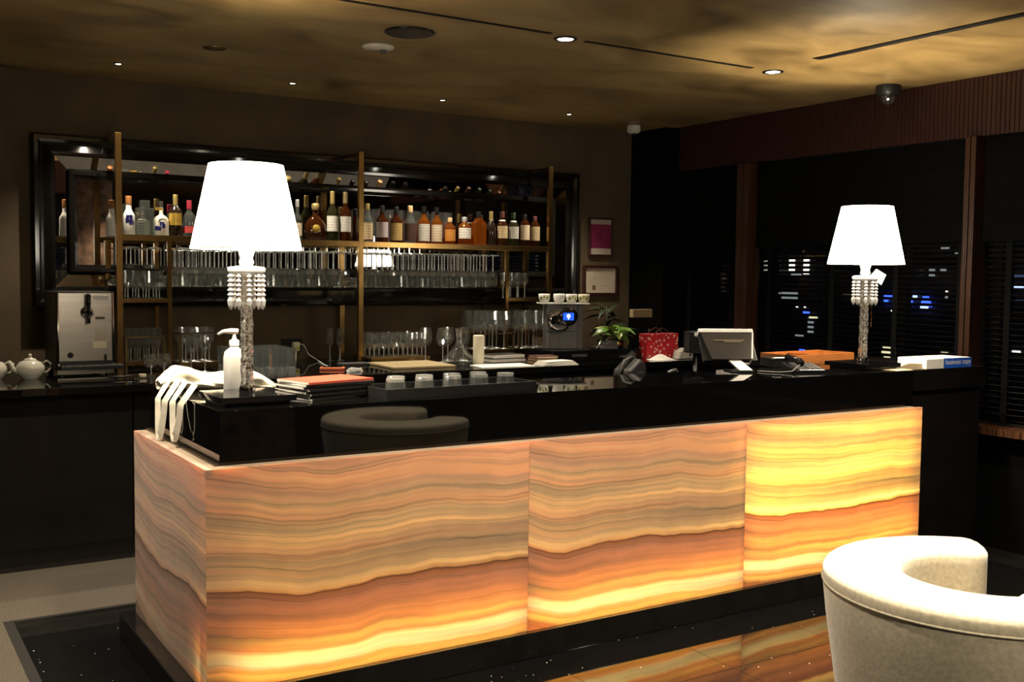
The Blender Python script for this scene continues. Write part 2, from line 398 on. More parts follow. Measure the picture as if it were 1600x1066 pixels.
def light(kind, name, loc, energy, color, rot=(0, 0, 0), **kw):
    d = bpy.data.lights.new(name, kind); d.energy = energy; d.color = color
    for k, v in kw.items(): setattr(d, k, v)
    o = bpy.data.objects.new(name, d); COL.objects.link(o); o.location = loc; o.rotation_euler = rot
    return o

XL, XR, YF, YB = -2.6, 5.65, -3.0, 6.95

# ------------------------------------------------------------------ room shell
fl = struct(B(XL, XR + .3, YF, YB, -0.06, -0.004).build('floor', 'plinth_black'), 'polished black granite tile floor with bright flecks', 'floor')
TS = 0.60
tile_me = B(0.0007, TS - 0.0007, 0.0007, TS - 0.0007, -0.004, 0.0).mesh('floor_tile', bevel=0.0006)
tile_me.materials.append(MATS['floor_granite'])
for i in range(0, 9):
    for j in range(-1, 8):
        x0 = 0.56 + i * TS; y0 = 0.0 + j * TS
        if x0 + TS > XR + .25 or y0 > 4.9: continue
        t = bpy.data.objects.new('floor_tile', tile_me); COL.objects.link(t); t.parent = fl; t.location = (x0, y0, 0)
tag(B(XL, 5.2, 5.03, 5.90, -0.004, 0.006).build('carpet_strip', 'carpet', fl))
tag(B(XL, 0.55, YF, 5.03, -0.004, 0.006).build('carpet_strip', 'carpet', fl))
B(0.55, 5.2, 5.005, 5.03, -0.004, 0.008).build('edge_trim', 'carpet_trim', fl)
B(0.55, 0.59, YF, 5.005, -0.004, 0.008).build('edge_trim', 'carpet_trim', fl)

struct(B(XL, XR + .3, YF, YB, ZC, ZC + 0.1).build('ceiling', 'ceiling_plaster'), 'mottled brown gold plaster ceiling with downlights', 'ceiling')
struct(B(XL, XR + .3, YB, YB + 0.12, 0, ZC).build('wall_back', 'wall_taupe'), 'dark taupe wall behind the back bar', 'wall')
struct(B(XL - .1, XL, YF, YB, 0, ZC).build('wall_left', 'wall_dark'), 'dark brown side wall', 'wall')
struct(B(XL, XR + .3, YF - .1, YF, 0, ZC).build('wall_front', 'wall_dark'), 'dark brown wall facing the bar', 'wall')
struct(B(2.15, 3.0, -1.4, -0.8, 0, ZC).build('wall_column', 'marble_brown'), 'brown veined marble column facing the bar', 'column')
# right wall: granite dado, sill, reeded wood panel above the windows, black pier
wr = struct(B(XR, XR + .12, YF, YB, 0, 0.667).build('wall_right', 'wall_granite'), 'black flecked granite wall under the windows', 'wall')
B(XR, XR + .12, YF, YB, 2.40, ZC).build('header', 'cabinet_black', wr)
B(XR, XR + .12, YF, 2.20, 0.667, 2.40).build('panel', 'cabinet_black', wr)
struct(B(5.545, XR + .12, 6.52, YB, 0, ZC - .001).build('wall_pier', 'near_black_fabric'), 'black pier in the corner beside the windows', 'pier')
bw = 0.118
pl_me = MB()
for k in range(4):
    pl_me.box(-0.010, -0.001, 0.001 + k * bw / 4, (k + 1) * bw / 4 - 0.0025, 2.402, ZC - 0.002)
pl_me = pl_me.mesh('wood_board', bevel=0.002); pl_me.materials.append(MATS['reed_wood'])
y = 2.10
while y < 6.45:
    o = bpy.data.objects.new('wood_board', pl_me); COL.objects.link(o); o.parent = wr; o.location = (XR, y, 0); y += bw
tr = struct(B(5.56, XR + .2, YF, 6.52, 0.667, 0.708).build('trim_1', 'zebrano'), 'striped dark wood window sill', 'sill')
for k, (a, b_) in enumerate(((3.812, 3.890), (5.645, 5.775))):
    mw = MB()
    n = 4
    for i in range(n):
        mw.box(5.60 + (0.006 if i % 2 else 0), 5.72, a + (b_ - a) * i / n + .0015, a + (b_ - a) * (i + 1) / n - .0015, 0.708, 2.40)
    struct(mw.build('trim_%d' % (k + 2), 'mullion_wood', bevel=0.002), ('reddish reeded wood post between the windows beside the table lamp', 'dim brown wood post between the windows behind the till')[k], 'post')
bays = ((5.780, 6.515, 'venetian blind in the narrow window beside the corner pier'), (3.895, 5.640, 'venetian blind in the wide window behind the lit table lamp'), (2.205, 3.807, 'venetian blind in the window beyond the reddish wood post'))
slat = MB().box(-0.017, 0.017, 0, 1, -0.0007, 0.0007)
tlt = Matrix.Rotation(math.radians(32), 4, 'Y')
slat.v = [tuple(tlt @ Vector(v)) for v in slat.v]
slat_me = slat.mesh('slat'); slat_me.materials.append(MATS['slat_black'])
for k, (a, b_, lab) in enumerate(bays):
    wd = struct(B(5.86, 5.87, a - .1, b_ + .1, 0.667, 2.42).build('window_%d' % (k + 1), 'window_glass'), 'dark window pane behind the ' + lab.split(' in the ')[1], 'window')
    wf = MB(); nb = 3 if b_ - a > 1 else 1
    for i in range(nb + 1):
        yy = a + (b_ - a) * i / nb
        wf.box(5.84, 5.90, yy - .03, yy + .03, 0.69, 2.40)
    wf.build('window_frame', 'dark_metal', wd)
    bl = thing('venetian_blind', 'black slatted ' + lab, 'blind', (5.74, a, 0.72))
    for i in range(34):
        o = bpy.data.objects.new('slat', slat_me); COL.objects.link(o); o.parent = bl
        o.location = (0, 0.01, 0.012 + i * 0.0335); o.scale = (1, b_ - a - 0.02, 1)
    nt_ = 4 if b_ - a > 1 else 2
    tape_y = {0: (0.12, 0.60), 1: (0.055, 0.52, 1.04, 1.62), 2: (0.25, 0.75, 1.25, 1.43)}[k]
    for ty in tape_y:
        B(-0.022, -0.019, ty, ty + 0.038, -0.010, 1.15).build('ladder_tape', 'tape_black', bl)
    B(-0.02, 0.02, 0.005, b_ - a - .005, -0.010, 0.004).build('bottom_rail', 'slat_black', bl)
    B(-0.022, 0.022, 0.005, b_ - a - .005, 1.148, 1.185).build('head_rail', 'slat_black', bl)
    rb = thing('roman_shade', 'near-black roman shade over the ' + lab.split(' in the ')[1], 'shade', (5.69, a, 1.79))
    for i in range(4):
        z0 = i * 0.152
        sh = MB().prism([(0, z0), (0.012 if i else 0.004, z0 - 0.006), (-0.012, z0 - .004), (-0.010, z0 + 0.06), (-0.006, z0 + 0.152), (0, z0 + 0.152)], 0.004, b_ - a - .004, 'y')
        sh.build('fold', 'near_black_fabric', rb)

# ------------------------------------------------------------------ city at night beyond the windows
emis('lit_warm', (1, 0.9, 0.7), 3.0); emis('lit_dim', (0.8, 0.85, 0.8), 0.35); emis('lit_yellow', (1, 0.85, 0.45), 1.3)
emis('lit_blue', (0.05, 0.12, 1.0), 2.6); emis('lit_ice', (0.45, 0.55, 1.0), 2.5); emis('lit_navy', (0.2, 0.28, 0.6), 0.25)
KEY = {'w': 'lit_warm', 'd': 'lit_dim', 'y': 'lit_yellow', 'b': 'lit_blue', 'l': 'lit_ice', 'n': 'lit_navy'}
LIT = [(75.7, 3.1, 0.86, 1.41, 'w'), (73.6, 3.0, 0.25, 1.26, 'w'), (73.2, 3.0, 0.25, 1.26, 'w'), (71.7, 2.9, 0.32, 1.61, 'w'), (71.4, 2.9, 0.32, 1.61, 'w'), (74.5, 2.3, 1.70, 0.25, 'd'), (72.8, 2.1, 1.24, 0.25, 'd'),
       (73.6, 0.0, 2.01, 0.76, 'd'), (75.4, 0.1, 1.21, 0.32, 'd'), (72.6, -1.1, 0.16, 0.13, 'w'), (71.6, -1.1, 0.16, 0.12, 'w'), (71.4, -1.6, 0.73, 0.25, 'b'), (70.5, -2.0, 0.96, 0.31, 'y'), (70.8, -2.9, 0.64, 1.49, 'd'),
       (71.8, -5.4, 0.65, 0.31, 'b'), (72.2, -3.9, 0.98, 0.19, 'd'), (56.3, 4.4, 0.74, 0.22, 'd'), (54.9, 4.0, 0.84, 0.27, 'd'), (59.9, 2.8, 0.33, 0.17, 'w'), (57.5, 2.3, 0.51, 0.66, 'd'), (58.6, 2.3, 0.19, 0.17, 'w'),
       (56.4, 2.4, 0.50, 0.43, 'd'), (56.0, 0.7, 0.12, 0.11, 'w'), (56.0, 0.2, 0.18, 0.33, 'd'), (61.4, -1.1, 0.27, 0.17, 'w'), (60.5, -1.1, 0.27, 0.17, 'w'), (59.9, -1.5, 0.33, 0.23, 'd'), (61.6, -4.5, 1.37, 0.23, 'y'),
       (61.5, -4.9, 1.78, 0.23, 'y'), (61.5, -5.4, 1.23, 0.29, 'y'), (60.4, -4.5, 0.54, 0.23, 'w'), (56.0, -4.6, 0.62, 0.27, 'y'), (51.3, 0.6, 0.34, 0.21, 'w'), (49.5, 2.1, 0.76, 0.61, 'n'), (49.5, 1.2, 0.76, 0.20, 'l'),
       (49.3, 0.0, 0.76, 0.30, 'n'), (49.5, -4.0, 0.65, 0.15, 'w'), (51.6, -6.7, 0.97, 0.31, 'y'), (51.6, -7.1, 0.85, 0.21, 'y')]
TOW = ((64.0, 100.0, 'pale lit windows in tall bright strips'), (53.0, 64.0, 'a blue lit sign and yellow strips'), (20.0, 53.0, 'cool blue lit windows'))
for (a, b_, lab) in TOW:
    bt = thing('office_tower', 'dark office tower at night with ' + lab, 'building', (79.0, a, -40))
    B(0, 20, 0, b_ - a - .3, 0, 62).build('tower_block', 'concrete_night', bt)
    for (yy, zz, ww, hh, kk) in LIT:
        if a <= yy < b_:
            wn = B(-0.12, 0.0, yy - a - ww / 2, yy - a + ww / 2, zz + 40 - hh / 2, zz + 40 + hh / 2).build('lit_window', KEY[kk], bt)
    if a == 53.0:
        sg = MB().box(-0.3, -0.1, 6.75, 9.2, 39.95, 40.25); sg.box(-0.3, -0.1, 8.85, 9.2, 39.4, 39.95); sg.box(-0.3, -0.1, 6.3, 6.7, 39.4, 40.1)
        sg.build('sign_bar', 'lit_blue', bt)
        MB().prism([(4.3, 39.35), (5.4, 39.35), (5.15, 40.25), (4.7, 40.25)], -0.3, -0.1, 'x').build('sign_shape', 'lit_blue', bt)
        B(-0.4, -0.3, 5.7, 6.1, 40.0, 40.3).build('sign_light', 'lit_ice', bt); B(-0.4, -0.3, 4.55, 5.3, 39.2, 39.4).build('sign_light', 'lit_ice', bt)

# ------------------------------------------------------------------ ceiling fittings
def downlight(x, y, r, energy, cone, label, group):
    d = thing('downlight', label, 'light', (x, y, ZC), 0, group)
    MB().lathe([(r * 1.45, -0.0005), (r * 1.45, -0.004), (r * 1.05, -0.006), (r, 0.0)], 24).build('trim_ring', 'dark_metal', d)
    e = MB().lathe([(0.0005, -0.003), (r * 0.95, -0.003)], 20).build('lens', emis('lamp_lens', (1, 0.93, 0.8), 30.0), d)
    lt = light('SPOT', 'downlight_beam', (0, 0, -0.012), energy, WARM, spot_size=math.radians(cone), spot_blend=0.7, shadow_soft_size=r * 0.8)
    lt.parent = d
for i, x in enumerate((1.357, 2.408, 3.48, 4.539)):
    downlight(x, 6.43, 0.018, SPOT_S, 95, 'small recessed downlight in the row along the back bar wall', 'small downlights along the back bar')
for x in (0.164, 1.631, 3.098, 4.565):
    downlight(x, 4.43, 0.042, SPOT_B * (2.4 if x < 1 else 1.0), 105, 'larger round recessed downlight in line with the ceiling slots over the bar', 'large downlights over the bar')
for (x, y) in ((2.55, 1.75),):
    downlight(x, y, 0.042, SPOT_C, 62, 'larger round recessed downlight above the beige armchair', None)
for (x, y) in ((1.63, 2.43), (3.098, 2.43), (4.565, 2.43), (1.63, 0.43), (3.098, -0.2)):
    downlight(x, y, 0.042, SPOT_C * .38, 105, 'larger round recessed downlight over the seating area', 'downlights over the seating')
def slot(x0, x1, y0, y1, lab):
    o = thing('air_slot', lab, 'vent', ((x0 + x1) / 2, (y0 + y1) / 2, ZC))
    hx, hy = (x1 - x0) / 2, (y1 - y0) / 2
    B(-hx, hx, -hy, hy, -0.003, 0.0005).build('slot_frame', 'dark_metal', o)
    if hx > hy: B(-hx + .01, hx - .01, -hy + .006, hy - .006, -0.005, -0.003).build('slot_opening', 'black_plastic', o)
    else: B(-hx + .006, hx - .006, -hy + .01, hy - .01, -0.005, -0.003).build('slot_opening', 'black_plastic', o)
slot(1.5, 2.97, 4.36, 4.385, 'thin dark linear ceiling slot ending before the first large downlight')
slot(3.21, 4.39, 4.405, 4.43, 'thin dark linear ceiling slot between the two large downlights')
slot(4.46, 4.52, 2.2, 4.04, 'wide black linear ceiling slot running towards the windows side')
sp = thing('ceiling_speaker', 'round dark grille ceiling speaker beside the smoke detector', 'speaker', (2.385, 4.754, ZC))
MB().lathe([(0.125, 0), (0.125, -0.006), (0.115, -0.009)], 32).build('bezel', 'dark_metal', sp)
MB().lathe([(0.0005, -0.007), (0.115, -0.009)], 32).build('grille', 'black_plastic', sp)
sm = thing('smoke_detector', 'flat cream round smoke detector on the ceiling', 'detector', (2.40, 5.152, ZC))
MB().lathe([(0.085, 0), (0.085, -0.008), (0.07, -0.014), (0.0005, -0.016)], 28).build('base_plate', 'porcelain', sm)
MB().lathe([(0.02, -0.014), (0.018, -0.03), (0.0005, -0.032)], 16, (0.03, 0, 0)).build('sensor', 'grey_plastic', sm)
sm2 = thing('ceiling_speaker', 'small faint dark ceiling disc between the downlights and the wall', 'speaker', (1.694, 5.691, ZC))
MB().lathe([(0.06, 0), (0.06, -0.005), (0.0005, -0.006)], 24).build('grille', 'dark_brass', sm2)
dc = thing('smoke_sensor', 'white drum shaped ceiling sensor in the corner above the framed prints', 'sensor', (5.30, 6.62, ZC))
MB().lathe([(0.05, 0), (0.052, -0.012), (0.052, -0.045), (0.040, -0.058), (0.0005, -0.06)], 24).build('housing', 'white_plastic', dc)
MB().lathe([(0.012, -0.058), (0.010, -0.08), (0.0005, -0.082)], 12).build('tip', 'dark_metal', dc)
ps = thing('ceiling_projector', 'small black ceiling spotlight with a clear dome near the wood panel', 'spotlight', (5.463, 4.336, ZC))
MB().lathe([(0.075, 0), (0.075, -0.055), (0.07, -0.06), (0.045, -0.062)], 24).build('housing', 'black_plastic', ps)
MB().lathe([(0.045, -0.06), (0.043, -0.085), (0.03, -0.105), (0.0005, -0.115)], 20).build('dome', 'cut_glass', ps)
MB().lathe([(0.0005, -0.078), (0.008, -0.08), (0.0005, -0.09)], 10).build('glint', emis('dome_glint', (0.9, 0.95, 1), 8.0), ps)  # highlight inside the dome, put in as a small glowing bead

# ------------------------------------------------------------------ bar island
bar = thing('bar_counter', 'long bar counter clad in glowing banded onyx with black top', 'bar', (1.01, 3.52, 0))
X0, Y0 = 1.01, 3.52
def bb(x0, x1, y0, y1, z0, z1): return B(x0 - X0, x1 - X0, y0 - Y0, y1 - Y0, z0, z1)
bb(0.95, 4.82, 3.495, 4.60, 0, 0.108).build('plinth', 'plinth_black', bar, bevel=0.003)
core = bb(1.095, 4.78, 3.605, 4.50, 0.108, 0.868).build('core', mat('white_board', (0.7, 0.68, 0.62), 0.8), bar)
# onyx slabs: face and returns, open at the back
def slab(name, width, material, loc, rz, lo=True, hi=True):
    W, T, H_ = width, 0.022, 0.777
    mb = MB()
    mb.add([(0, 0, 0), (W, 0, 0), (W, 0, H_), (0, 0, H_)], [(0, 1, 2, 3)])
    if lo: mb.add([(0, 0, 0), (0, T, 0), (0, T, H_), (0, 0, H_)], [(0, 1, 2, 3)])
    if hi: mb.add([(W, 0, 0), (W, T, 0), (W, T, H_), (W, 0, H_)], [(0, 1, 2, 3)])
    WT = W if hi else W - T
    mb.add([(0, 0, H_), (WT, 0, H_), (WT, T, H_), (0, T, H_)], [(0, 1, 2, 3)])
    mb.add([(0, 0, 0), (WT, 0, 0), (WT, T, 0), (0, T, 0)], [(0, 1, 2, 3)])
    o = mb.build(name, material, bar, fix=False); o.location = loc; o.rotation_euler = (0, 0, rz)
    return o
onyx('onyx_a', 1.3); onyx('onyx_b', 4.9); onyx('onyx_c', 9.2); onyx('onyx_d', 2.1, True)
s1 = slab('onyx_panel', 1.3035, 'onyx_a', (0.0, 0, 0.108), 0, lo=False); s1['label'] = 'onyx panel with a glowing strip along its foot'
s2 = slab('onyx_panel', 1.2035, 'onyx_b', (1.3055, 0, 0.108), 0)
s3 = slab('onyx_panel', 1.273, 'onyx_c', (2.511, 0, 0.108), 0); s3['label'] = 'brightest yellow glowing onyx panel'
se = slab('onyx_panel', 1.045, 'onyx_d', (0.0, 1.045, 0.108), -PI / 2, hi=False)
# stone coping that closes the light gap
MB().box(0.0226, 3.760, 0.0225, 0.06, 0.863, 0.885).box(0.0225, 0.048, 0.06, 1.045, 0.863, 0.885).build('coping', mat('coping_stone', (0.58, 0.45, 0.32), 0.4), bar)
B(0.0004, 0.0226, 0.0004, 0.0226, 0.860, 0.8856).build('coping_corner', 'coping_stone', bar)
MB().box(0.0485, 0.066, 0.062, 1.045, 0.868, 0.892).build('coping_strip', mat('strip_bronze', (0.09, 0.065, 0.04), 0.35, metal=0.6), bar)
# black stone top, a U around a sunken worktop
for q in ((1.075, 4.79, 3.58, 4.06), (1.075, 1.50, 4.0605, 4.55), (4.25, 4.79, 4.0605, 4.55)):
    bb(*q, 0.885, 1.075).build('counter_top', 'counter_black', bar, bevel=0.0015)
bb(1.50, 4.25, 4.06, 4.55, 0.86, 0.90).build('work_top', 'counter_black', bar)
# lights behind the onyx: LED strips at the foot of the first two slabs and a sheet behind the third
def led(x0, x1, z0, z1, energy, col, name, y=3.59):
    o = light('AREA', name, ((x0 + x1) / 2, y, (z0 + z1) / 2), energy, col, (PI / 2, 0, 0), shape='RECTANGLE', size=x1 - x0, size_y=z1 - z0)
    return o
led(1.10, 2.30, 0.150, 0.205, 13.0, (1, 0.86, 0.6), 'led_strip')
led(2.36, 3.50, 0.150, 0.205, 13.0, (1, 0.86, 0.6), 'led_strip')
led(3.54, 4.76, 0.14, 0.84, 15.0, (1, 0.90, 0.62), 'led_sheet')
led(1.12, 3.50, 0.30, 0.84, 2.4, (1, 0.86, 0.62), 'led_sheet')
# black side counter beyond the onyx
sd = thing('side_counter', 'plain black service counter joined to the end of the onyx bar', 'counter', (4.83, 3.66, 0))
B(0, 0.72, 0, 0.89, 0.95, 1.065).build('counter_top', 'cabinet_black', sd, bevel=0.002)
B(0.01, 0.70, 0.02, 0.88, 0, 0.948).build('cabinet', 'cabinet_black', sd)

# ------------------------------------------------------------------ back counter
for i in range(8):
    x0 = 0.62 + .66 * (i - 1)
    if x0 + .66 > 5.5: continue
    c = thing('base_cabinet', 'plain black base cabinet under the ' + ('bare end of the back counter', 'teapots and beer dispenser', 'brandy glasses and brass trays', 'block of crystal tumblers', 'orange framed terminal', 'tan serving board', 'paper stack and menus', 'black capsule drawer')[i], 'cabinet', (x0, 5.80, 0), 0, 'black base cabinets under the back counter')
    B(0.001, .659, 0.02, 1.1, 0.12, 0.918).build('carcass', 'cabinet_black', c)
    B(0.004, .656, 0, 0.02, 0.125, 0.915).build('door', 'cabinet_black', c, bevel=0.002)
    B(0.001, .659, 0.05, 1.1, 0.0, 0.12).build('plinth', 'plinth_black', c)
tag(B(-1.2, 5.53, 5.72, 6.948, 0.92, 0.96).build('back_counter_top', 'counter_black', bevel=0.003), 'long glossy black worktop along the back bar wall', 'worktop')

# ------------------------------------------------------------------ mirror on the back wall
mx = thing('wall_mirror', 'wide wall mirror in a black stepped frame behind the bottles', 'mirror', (0.955, YB, 1.335))
MW, MH = 4.01, 1.035
def ring(prof, name, material, smooth=False):
    # prof: (inset, height off the wall); four mitred lengths
    def P(side, t, d, end):
        if side == 0: return (t if not end else MW - t, -d, MH - t)
        if side == 1: return (MW - t, -d, MH - t if not end else t)
        if side == 2: return (MW - t if not end else t, -d, t)
        return (t, -d, t if not end else MH - t)
    for side in range(4):
        vs_ = []; fs = []
        for (t, d) in prof: vs_ += [P(side, t, d, 0), P(side, t, d, 1)]
        n = len(prof)
        for k in range(n - 1): fs.append((2 * k, 2 * k + 1, 2 * k + 3, 2 * k + 2))
        fs.append((0, 1, 2 * n - 1, 2 * n - 2)); fs.append(tuple(range(0, 2 * n, 2))); fs.append(tuple(range(1, 2 * n, 2)))
        MB().add(vs_, fs).build(name, material, mx)
ring([(0, 0.001), (0, 0.075), (0.008, 0.085), (0.03, 0.085), (0.045, 0.072), (0.06, 0.066), (0.10, 0.080), (0.118, 0.078), (0.124, 0.066), (0.124, 0.001)], 'frame_rail', 'frame_black')
ring([(0.124, 0.001), (0.124, 0.064), (0.205, 0.030), (0.205, 0.001)], 'mirror_border', 'mirror')
ring([(0.205, 0.001), (0.205, 0.046), (0.215, 0.052), (0.232, 0.050), (0.240, 0.034), (0.256, 0.028), (0.256, 0.001)], 'inner_rail', 'frame_black')
B(0.256, MW - 0.256, -0.026, -0.001, 0.256, MH - 0.256).build('mirror_pane', 'mirror', mx)

# ------------------------------------------------------------------ brass shelf unit
su = thing('shelf_unit', 'tall brass framed bar shelf holding bottles over hanging stemware', 'shelf', (1.385, 6.60, 0.96))
def sb(x0, x1, y0, y1, z0, z1, name, m_='brass', bev=0.0015): return B(x0 - 1.385, x1 - 1.385, y0 - 6.60, y1 - 6.60, z0 - .96, z1 - .96).build(name, m_, su, bevel=bev)
SX = (1.385, 2.95, 4.495)
for x in SX:
    sb(x - .018, x + .018, 6.585, 6.615, .96, 2.375, 'post')
    sb(x - .018, x + .018, 6.905, 6.935, .96, 1.745, 'rear_post')
    sb(x - .014, x + .014, 6.615, 6.862, 2.350, 2.372, 'wall_bracket', 'dark_brass')
for x in (1.68, 4.12):
    sb(x - .013, x + .013, 6.590, 6.612, .96, 1.745, 'post')
    sb(x - .013, x + .013, 6.908, 6.930, .96, 1.745, 'rear_post')
for a, b_ in ((1.403, 2.932), (2.968, 4.477)):
    sb(a, b_, 6.600, 6.93, 1.762, 1.772, 'shelf_deck', 'shelf_glass', 0)
    sb(a, b_, 6.585, 6.600, 1.738, 1.775, 'shelf_edge')
for a, b_ in ((1.403, 1.667), (4.133, 4.477)):
    sb(a, b_, 6.60, 6.92, 1.380, 1.388, 'sub_shelf', 'shelf_glass', 0)
    sb(a, b_, 6.588, 6.60, 1.365, 1.390, 'sub_shelf_edge')
rail = B(-0.004, 0.004, 0.02, 0.32, 0.735, 0.742).mesh('glass_rail'); rail.materials.append(MATS['chrome'])
hang = B(-0.003, 0.003, -0.003, 0.003, 0.742, 0.797).mesh('rail_hanger'); hang.materials.append(MATS['chrome'])
HX = []
for a, b_ in ((1.735, 2.90), (3.02, 4.07)):
    n = int((b_ - a) / 0.084) + 1
    for i in range(n + 1):
        x = a + (b_ - a) * i / n
        o = bpy.data.objects.new('glass_rail', rail); COL.objects.link(o); o.parent = su; o.location = (x - 1.385, 0, 0)
        for yy in (0.05, 0.29):
            h = bpy.data.objects.new('rail_hanger', hang); COL.objects.link(h); h.parent = o; h.location = (0, yy, 0)
        if i < n: HX.append(x + (b_ - a) / n / 2)
for xx in (1.47, 1.60):
    o = bpy.data.objects.new('glass_rail', rail); COL.objects.link(o); o.parent = su; o.location = (xx - 1.385 - .04, 0, 0)
    o = bpy.data.objects.new('glass_rail', rail); COL.objects.link(o); o.parent = su; o.location = (xx - 1.385 + .04, 0, 0)

# ------------------------------------------------------------------ stemware
def glass_proto(name, label, group, H, foot, stem_h, bowl_r, rim_r, belly=0.35, seg=16, material='stemware_glass'):
    t = thing(name, label, 'glass', (0, 0, 0), 0, group)
    bh = H - stem_h
    prof = [(0.004, stem_h), (bowl_r * .55, stem_h + bh * .06), (bowl_r * .86, stem_h + bh * .18), (bowl_r, stem_h + bh * belly), (bowl_r * .97 + rim_r * .03, stem_h + bh * .6), (rim_r, H)]
    prof += [(rim_r - .0012, H), (bowl_r - .002, stem_h + bh * (belly + .02)), (0.003, stem_h + bh * .10)]
    MB().lathe(prof, seg, smooth=False).build('bowl', material, t)
    if foot:
        MB().lathe([(0.0045, 0.008), (0.0034, stem_h * .5), (0.0048, stem_h + .004)], 8).build('stem', 'stem_glass', t)
        MB().lathe([(0.0005, 0.0), (foot, 0.0), (foot, 0.0016), (0.006, 0.007), (0.0045, 0.010)], seg).build('foot', 'stem_glass' if stem_h > .09 else material, t)
    else:
        MB().lathe([(0.0005, stem_h + .001), (bowl_r * .55, stem_h + .001), (bowl_r * .55, stem_h + 0.008), (0.0005, stem_h + .008)], seg).build('foot', material, t)
    return t
def place(proto, spots, first=[True], flip=False):
    for i, s_ in enumerate(spots):
        c = proto if i == 0 else copy_tree(proto)
        c.location = s_[:3]
        c.rotation_euler = (PI if flip else 0, 0, rnd.uniform(0, 6))
def straight_glass(name, label, group, H, r0, r1, seg=16, material='cut_glass', base=.012):
    t = thing(name, label, 'glass', (0, 0, 0), 0, group)
    MB().lathe([(r0 * .96, .0), (r0, .003), (r1, H), (r1 - .0015, H), (r0 - .002, base)], seg, smooth=False).build('wall', material, t)
    MB().lathe([(.0005, 0), (r0 * .96, 0), (r0 - .002, base), (.0005, base * .8)], seg, smooth=False).build('foot', 'stem_glass', t)
    return t
hangg = glass_proto('hanging_wine_glass', 'clear wine glass hanging upside down by its foot under the bottle shelf', 'wine glasses hanging under the bottle shelf', 0.235, 0.034, 0.115, 0.0385, 0.032)
sp_ = []
for k, x in enumerate(HX):
    for r_, yy in enumerate((6.655, 6.745, 6.84)):
        sp_.append((x + rnd.uniform(-.001, .001), yy + rnd.uniform(-.003, .003), 1.7040))
place(hangg, sp_, flip=True)
place(glass_proto('hanging_flute', 'slim glass hanging upside down above the small shelf of short wine glasses', 'glasses hanging above the small left shelf', 0.13, 0.032, 0.10, 0.022, 0.02),
      [(1.47, 6.68, 1.704), (1.47, 6.80, 1.704), (1.60, 6.70, 1.704), (1.60, 6.82, 1.704)], flip=True)
place(glass_proto('short_wine_glass', 'short stemmed clear wine glass on the small shelf beside the beer tap', 'short wine glasses on the small left shelf', 0.17, 0.030, 0.055, 0.031, 0.026),
      [(1.445 + .062 * i, 6.65 + .075 * j, 1.3885) for j in range(3) for i in range(4)])
place(glass_proto('small_wine_glass', 'small clear wine glass on the shelf above the coffee machine side', 'small glasses on the small right shelf', 0.19, 0.028, 0.085, 0.029, 0.024),
      [(4.18 + .068 * i, 6.66 + .09 * j, 1.3885) for j in range(2) for i in range(3)])

def rack(label, x0, x1, y0, y1, z0, h, post=True, plate='brass'):
    t = thing('glass_tray', label, 'tray', ((x0 + x1) / 2, (y0 + y1) / 2, 0.96))
    hx, hy = (x1 - x0) / 2, (y1 - y0) / 2; z = z0 - .96
    B(-hx, hx, -hy, hy, z, z + .012).build('tray_plate', 'dark_brass', t)
    B(-hx, hx, -hy - .006, -hy, z - .012, z + .016).build('front_edge', plate, t, bevel=0.001)
    for sx in (-1, 1):
        for sy in (-1, 1):
            px, py = sx * (hx - .007), sy * (hy - .007)
            B(px - .007, px + .007, py - .007, py + .007, 0, z + (h if post else 0) + .002).build('corner_post', 'dark_brass', t)
    if post:
        for sy in (-1, 1): B(-hx, hx, sy * (hy - .007) - .004, sy * (hy - .007) + .004, z + h - .01, z + h).build('top_rail', 'dark_brass', t)
        for sx in (-1, 1): B(sx * (hx - .007) - .004, sx * (hx - .007) + .004, -hy, hy, z + h - .01, z + h).build('top_rail', 'dark_brass', t)
rack('low brass glass tray on the counter beside the beer tap', 1.415, 1.655, 6.60, 6.88, 0.995, 0.165)
rack('low brass glass tray on the counter behind the folded cloth', 1.71, 1.975, 6.50, 6.78, 0.985, 0.20)
rack('low brass glass tray full of tumblers behind the tan board', 2.985, 3.43, 6.50, 6.80, 0.975, 0.02, False)
rack('low brass glass tray of balloon glasses beside the coffee machine', 3.80, 4.105, 6.46, 6.80, 1.01, 0.13)
rack('low brass glass tray of balloon glasses at the shelf end', 4.145, 4.47, 6.46, 6.80, 1.01, 0.13)
place(glass_proto('champagne_flute', 'clear champagne flute in the tray beside the beer tap', 'flutes in the tray beside the beer tap', 0.20, 0.027, 0.075, 0.024, 0.021),
      [(1.455 + .054 * i, 6.64 + .066 * j, 1.0072) for j in range(3) for i in range(4)])
place(glass_proto('stemmed_glass', 'clear stemmed glass in the tray behind the folded cloth', 'stemmed glasses in the tray behind the cloth', 0.215, 0.030, 0.11, 0.033, 0.028),
      [(1.765 + .072 * i, 6.56 + .078 * j, 0.9972) for j in range(3) for i in range(3)])
place(glass_proto('tall_wine_glass', 'tall clear wine glass standing alone in front of the brass tray behind the cloth', 'two tall glasses in front of the tray', 0.22, 0.034, 0.11, 0.036, 0.030),
      [(1.711, 6.24, 0.9602), (1.80, 6.27, 0.9602)])
place(glass_proto('brandy_glass', 'round bowled brandy glass on the counter beside the folded cloth', 'two brandy glasses beside the cloth', 0.125, 0.033, 0.045, 0.040, 0.030),
      [(1.456, 6.14, 0.9602), (1.535, 6.17, 0.9602)])
place(straight_glass('highball_glass', 'tall crystal tumbler in the block of glasses behind the lamp', 'block of crystal tumblers behind the lamp', 0.16, 0.024, 0.029, 10, base=.05),
      [(1.87 + .062 * i, 5.84 + .064 * j, 0.9602) for j in range(6) for i in range(6)])
